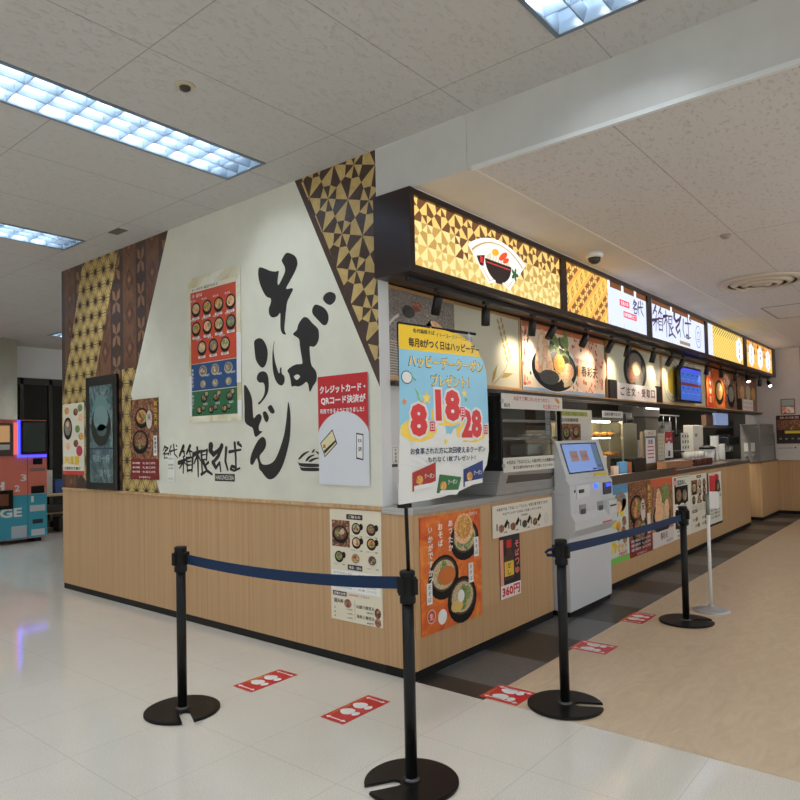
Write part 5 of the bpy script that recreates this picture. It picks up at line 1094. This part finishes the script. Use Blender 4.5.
a = Art((11.044,.42,1.5), (0,-1,0), (0,0,1), .36, .32, thick=.003, back=mat((196,188,182))); a.rect(.01,.01,.35,.31, mat((206,198,192)), 1); poster(a, 'pale blank sheet on the far end wall behind the drink machine', 'notice_sheet', 'notice')

# ============================================================ ceiling fittings
t = empty('dome_camera', (2.26,-.276,LC), 'white dome security camera on the ceiling over the sign box', 'camera')
MB().lathe([(.058,LC-.045),(.075,LC-.035),(.078,LC)], (2.26,-.276,0), WHITE, 28).build('mount', t); MB().lathe([(.004,LC-.098),(.03,LC-.092),(.048,LC-.075),(.056,LC-.045)], (2.26,-.276,0), mat((60,58,56), .1), 24).build('dome', t)
t = empty('air_diffuser', (4.53,-1.13,LC), 'large round air diffuser of concentric rings in the low ceiling', 'air vent')
for (ra, rb, h_) in ((.41,.33,.03), (.30,.24,.045), (.21,.15,.055), (.12,.05,.06)):
    MB().lathe([(ra,LC-.004),(ra-.002,LC-.014),((ra+rb)/2,LC-h_*.8),(rb,LC-h_),(rb-.006,LC-h_+.008),(rb+.008,LC-h_*.5),(ra-.02,LC-.008),(ra-.015,LC-.004),(ra,LC-.004)], (4.53,-1.13,0), mat((206,196,182), .5), 72, cap=False).build('ring', t)
MB().lathe([(.395,LC-.0035),(.395,LC-.0005)], (4.53,-1.13,0), mat((112,104,96), .8), 72).build('shade_disc', t)  # flat disc; shade in the gaps between rings is put into its colour
P(MB().lathe([(.02,LC-.03),(.035,LC-.012),(.04,LC)], (2.50,-1.272,0), mat((150,142,134), .4), 16).build('sprinkler'), 'tiny sprinkler head on the low ceiling before the round diffuser', 'sprinkler')
t = empty('smoke_sensor', (-1.275,.481,HC), 'small round sensor on the high ceiling beside the long light', 'sensor')
MB().lathe([(.05,HC-.008),(.055,HC)], (-1.275,.481,0), mat((206,196,170), .4), 24).build('base', t); MB().lathe([(.012,HC-.03),(.028,HC-.02),(.03,HC-.008)], (-1.275,.481,0), mat((60,56,50), .4), 16).build('tip', t)
P(MB().box((-.33,2.98,HC-.006), (-.24,3.16,HC), mat((110,104,96), .5), .002).build('ceiling_vent'), 'small dark slot vent on the high ceiling near the striped mural', 'vent')
mb = MB(); 
for (a_, b_) in (((6.2,-1.3),(7.3,-1.28)), ((6.2,-1.82),(7.3,-1.80)), ((6.2,-1.82),(6.22,-1.28)), ((7.28,-1.82),(7.3,-1.28))): mb.box((a_[0],a_[1]+.5,LC-.004), (b_[0],b_[1]+.5,LC), mat((150,142,134), .6))
P(mb.build('ceiling_hatch'), 'square access hatch outline in the low ceiling near the far wall', 'hatch')

# ============================================================ barrier posts
def post_parts(t):
    n = 56; Rr = .208; sw = .032; pts = []
    a0 = math.asin(sw/Rr)
    for i in range(n+1): t_ = a0+(2*math.pi-2*a0)*i/n; pts.append((Rr*math.cos(t_), Rr*math.sin(t_)))
    for i in range(9): t_ = -math.pi/2-math.pi*i/8; pts.append((.082+sw*math.cos(t_), sw*math.sin(t_)))
    mb = MB(); mb.prism(pts, (0,0,.003), (1,0,0), (0,1,0), (0,0,.009), BLACK)
    ins = [(x*.97+.001, y*.97) for x, y in pts]; mb.prism(ins, (0,0,.012), (1,0,0), (0,1,0), (0,0,.004), BLACK)
    mb.v = [v+wl(t) for v in mb.v]; mb.build('base', t, origin=wl(t))
    o = wl(t)
    MB().lathe([(.040,.016),(.034,.024),(.028,.028)], o, mat((90,90,92), .3, .8), 28).build('collar', t, origin=o)
    MB().lathe([(.0265,.02),(.0265,.80)], o, BLACK, 28).build('pole', t, origin=o)
    MB().lathe([(.034,.785),(.036,.79),(.036,.812),(.0335,.816),(.0335,.905),(.035,.91),(.035,.922),(.03,.928)], o, BLK, 28).build('belt_cassette', t, origin=o)
    o2 = o
    for k, (sx_, sy_) in enumerate(((0,-1),(0,1),(1,0),(-1,0))):
        MB().box((o.x+sx_*.036-.014,o.y+sy_*.036-.014,o.z+.825), (o.x+sx_*.036+.014,o.y+sy_*.036+.014,o.z+.895), BLK, .003).build('belt_slot', t, origin=o)
def belt(t, p, q, za, zb, sag, h_=.05):
    mb = MB(); n = 16; vs = []; p = Vector(p); q = Vector(q); d = (q-p).normalized(); nn = Vector((-d.y, d.x, 0))*.0012
    for i in range(n+1):
        s_ = i/n; c = p.lerp(q, s_); z = za+(zb-za)*s_-sag*4*s_*(1-s_)
        for k, (side, zz) in enumerate(((1,z-h_/2),(1,z+h_/2),(-1,z+h_/2),(-1,z-h_/2))): vs.append((c.x+nn.x*side, c.y+nn.y*side, zz))
    fs = []
    for i in range(n):
        for k in range(4): fs.append((i*4+k, i*4+(k+1) % 4, i*4+4+(k+1) % 4, i*4+4+k))
    fs += [(3,2,1,0), tuple(n*4+k for k in range(4))]; mb.add(vs, fs, NAVY); return mb
posts = [((-1.137,.792), -2.0, 'black barrier post on the left before the oak panel'),
 ((-.985,-.748), 2.6, 'nearest black barrier post in front of the shop corner, carrying the banner pole'),
 ((.20,-.905), -1.1, 'middle black barrier post on the beige floor in front of the ticket machine'),
 ((2.35,-.92), -1.05, 'farthest black barrier post, right of the ticket machine')]
proto = None; made = []
for i, ((x, y), rot, lab) in enumerate(posts):
    if proto is None:
        proto = empty('barrier_post', (0,0,0), lab, 'barrier post', 'black belt barrier posts'); post_parts(proto); t = proto
    else: t = dup(proto, (0,0,0), lab)
    made.append(t)
for t, ((x, y), rot, lab) in zip(made, posts): t.location = (x, y, .002 if x > 0 else 0); 
for t, ((x, y), rot, lab) in zip(made, posts):
    for ch in t.children:
        if ch.name.startswith('base'): ch.rotation_euler = (0,0,rot)
t = made[0]; belt(t, (-1.125,.757,0), (-.995,-.71,0), .858, .872, .03, .055).build('belt', t, label='navy blue belt')
t = made[2]; belt(t, (.237,-.905,0), (2.313,-.92,0), .872, .842, .012, .052).build('belt', t, label='navy blue belt')
MB().tube([(.172,-.88,.88),(.145,-.855,.872),(.13,-.845,.86),(.14,-.85,.845),(.17,-.88,.842)], .009, NAVY, 8).build('belt_end', t, label='twisted blue belt end')
# white pole sign
t = empty('pole_sign', (2.82,-.985,.002), 'white pole on a round grey base holding a red and white card holder', 'pole sign')
GB = mat((176,178,180), .35, .4); MB().lathe([(.15,.002),(.15,.01),(.12,.022),(.04,.034),(.02,.05),(.014,.06)], (2.82,-.985,0), GB, 36).build('base', t)
MB().lathe([(.014,.05),(.014,.96)], (2.82,-.985,0), WHITE, 16).build('pole', t)
MB().lathe([(.017,.82),(.017,1.0)], (2.80,-.99,0), mat((130,140,130), .4), 14).build('clamp', t)
v0 = Vector((2.802,-.975,.905)); dr = Vector((.62,-.78,0))*.15
mb = MB(); mb.prism([(.01,0),(.085,0),(.085,.145),(.01,.145)], v0+Vector((-.01,-.02,-.03)), (.30,-.953,0), (0,0,1), (.012,.004,0), WHITE); mb.build('white_card', t)
mb = MB(); mb.prism([(.015,0),(.06,0),(.06,.135),(.015,.135)], v0+Vector((-.012,-.021,.115)), (.30,-.953,0), (0,0,1), (.014,.004,0), RED); mb.build('red_card', t)
# ============================================================ floor stickers
def sticker(x0, y0, sx, sy, label, vert=False, z=.0004):
    RS = mat((206,34,38), .3); YS = mat((246,180,40), .3)
    a = Art((x0,y0,z), (1,0,0), (0,1,0), sx, sy, eps=.0002); a.back(RS, .0003)
    c = (sx/2, sy/2)
    for s_ in (-1, 1):
        k_ = min(1, (sy-.05)/.14)
        a.poly(smooth_loop([(c[0]+s_*.052-.040,c[1]+.03*k_),(c[0]+s_*.052-.028,c[1]-.02*k_),(c[0]+s_*.052+.028,c[1]-.02*k_),(c[0]+s_*.052+.042,c[1]+.03*k_),(c[0]+s_*.052,c[1]+.075*k_)]), WHITE, 1)
        a.ell(c[0]+s_*.052, c[1]-.05*k_, .028, .024*k_, WHITE, 1, 14)
    for s_ in (-1, 1):
        x = c[0]+s_*(sx/2-.035); a.rect(x-.005,.035,x+.005,sy-.035, WHITE, 1); a.poly([(x-.016,.04),(x,.012),(x+.016,.04)], WHITE, 2); a.poly([(x-.016,sy-.04),(x+.016,sy-.04),(x,sy-.012)], WHITE, 2)
    a.text('この位置でお待ちください', .06, sy-.024, sx-.06, sy-.008, YS, 2, .02)
    return P(a.done('floor_sticker'), label, 'floor sticker', 'red footprint floor stickers')
sticker(-.725, .70, .38, .185, 'red footprint sticker on the white floor, farther left of the two by the oak panel')
sticker(-.728, -.075, .395, .175, 'red footprint sticker on the white floor behind the nearest barrier post')
sticker(.035, -.69, .24, .25, 'red footprint sticker at the corner of the beige floor beside the middle post', z=.0024)
sticker(1.18, -.73, .235, .27, 'red footprint sticker on the beige floor before the ticket machine', z=.0024)
sticker(2.08, -.66, .35, .185, 'farthest red footprint sticker, left of the last barrier post', z=.0024)
# ============================================================ vending machine and the left distance
t = empty('vending_machine', (.64,9.35,.06), 'coral and teal juice vending machine with a blue lit screen at the left edge', 'vending machine')
COR = mat((236,130,110), .4); TEA = mat((64,164,188), .4)
MB().box((-.3,8.96,.06), (1.58,9.75,1.98), mat((196,104,90), .4), .01).build('cabinet', t)
for x in (-.1,1.4): MB().box((x,9.0,0), (x+.1,9.6,.062), BLACK).build('foot', t)
a = onY(8.958, -.29, .07, 1.575, 1.972); X0 = -.29
a.rect(0,0,a.W,.70, TEA, 0); a.rect(0,.70,a.W,a.H, COR, 0)
a.text('FRESH', .30,.79,1.225,.925, WHITE, 2, .05); a.text('ORANGE', .38,.355,1.48,.50, WHITE, 2, .06)
a.text('3', 1.46,.92,1.55,1.03, WHITE, 2, .04); a.text('2', 1.37,.76,1.45,.86, WHITE, 2, .04); a.text('1', 1.62,.57,1.66,.67, WHITE, 2, .04)
a.rect(1.32,.02,1.55,.21, mat((190,200,206), .4), 2); a.rect(1.62,.03,1.83,.13, mat((210,214,216), .4), 2); a.rect(1.64,.22,1.8,.29, mat((40,50,60), .4), 2); a.rect(1.60,.42,1.84,.52, mat((200,206,210), .4), 2); a.rect(1.62,.7,1.84,.8, mat((206,200,200), .4), 2); a.rect(1.6,1.07,1.84,1.12, mat((150,120,116), .4), 2)
a.rect(1.565,0,1.572,a.H, mat((80,60,60)), 3); a.done('printed_front', t)
MB().box((1.16,8.90,1.42), (1.56,8.957,1.96), mat((26,26,28), .2), .008).build('display', t, label='black display')
MB().box((1.19,8.897,1.46), (1.53,8.9,1.93), mat((70,80,76), .1)).build('display_glass', t)
BL = mat((50,56,255), .4, 0, 2.6); MB().box((1.125,8.92,1.39), (1.155,8.957,1.97), BL).box((1.125,8.92,1.375), (1.56,8.957,1.405), BL).build('light_strip', t, label='blue light strip')
MB().box((1.06,8.93,1.42), (1.12,8.957,1.93), mat((240,110,96), .4, 0, .6)).build('side_lamp', t, label='glowing coral strip')
MB().box((.5,8.9,1.4), (1.05,8.957,1.92), mat((96,84,84), .3), .01).box((.55,8.895,1.62),(.99,8.9,1.88), mat((206,160,110), .3, 0, .4)).box((.55,8.895,1.5),(.99,8.9,1.58), mat((206,210,206), .3)).build('product_window', t)
MB().box((1.36,8.93,1.25), (1.5,8.957,1.35), BLACK, .006).build('coin_unit', t); MB().box((1.33,8.935,.78), (1.53,8.957,.9), BLACK, .006).build('card_slot', t)
MB().box((.55,8.925,.56), (1.05,8.957,.86), BLACK, .01).box((.62,8.92,.62), (.98,8.926,.8), mat((120,70,50), .3)).build('pickup_door', t)
t = empty('side_table', (2.2,10.1,0), 'pale wooden table with papers beside the vending machine', 'table')
MB().box((1.72,9.7,.66), (2.7,10.3,.70), mat((196,176,140), .5), .004).build('tabletop', t)
for x, y in ((1.76,9.74),(2.62,9.74),(1.76,10.22),(2.62,10.22)): MB().box((x,y,0), (x+.05,y+.05,.66), mat((110,100,90), .5)).build('leg', t)
MB().box((1.76,9.8,.34), (2.66,10.2,.36), mat((176,160,130), .5)).build('shelf', t)
for i, (x, w_, h_, c, lb) in enumerate(((1.80,.25,.42,(206,204,196),'tall white carton on the small table beside the vending machine'), (2.1,.2,.25,(60,90,150),'blue box on the small table beside the vending machine'), (2.33,.28,.5,(186,182,170),'grey white carton behind the blue box'))):
    P(MB().box((x,9.85,.70), (x+w_,10.1,.70+h_), mat(c, .5), .005).build('carton'), lb, 'carton')
P(MB().box((1.85,9.85,.362), (2.25,10.1,.5), mat((70,66,62), .5), .01).build('storage_bin'), 'dark bin on the lower shelf of the small table', 'bin')
P(MB().box((2.2,9.95,0),(2.5,10.2,.25), mat((52,50,50), .6), .02).build('bag'), 'dark bag on the floor under the small table', 'bag')
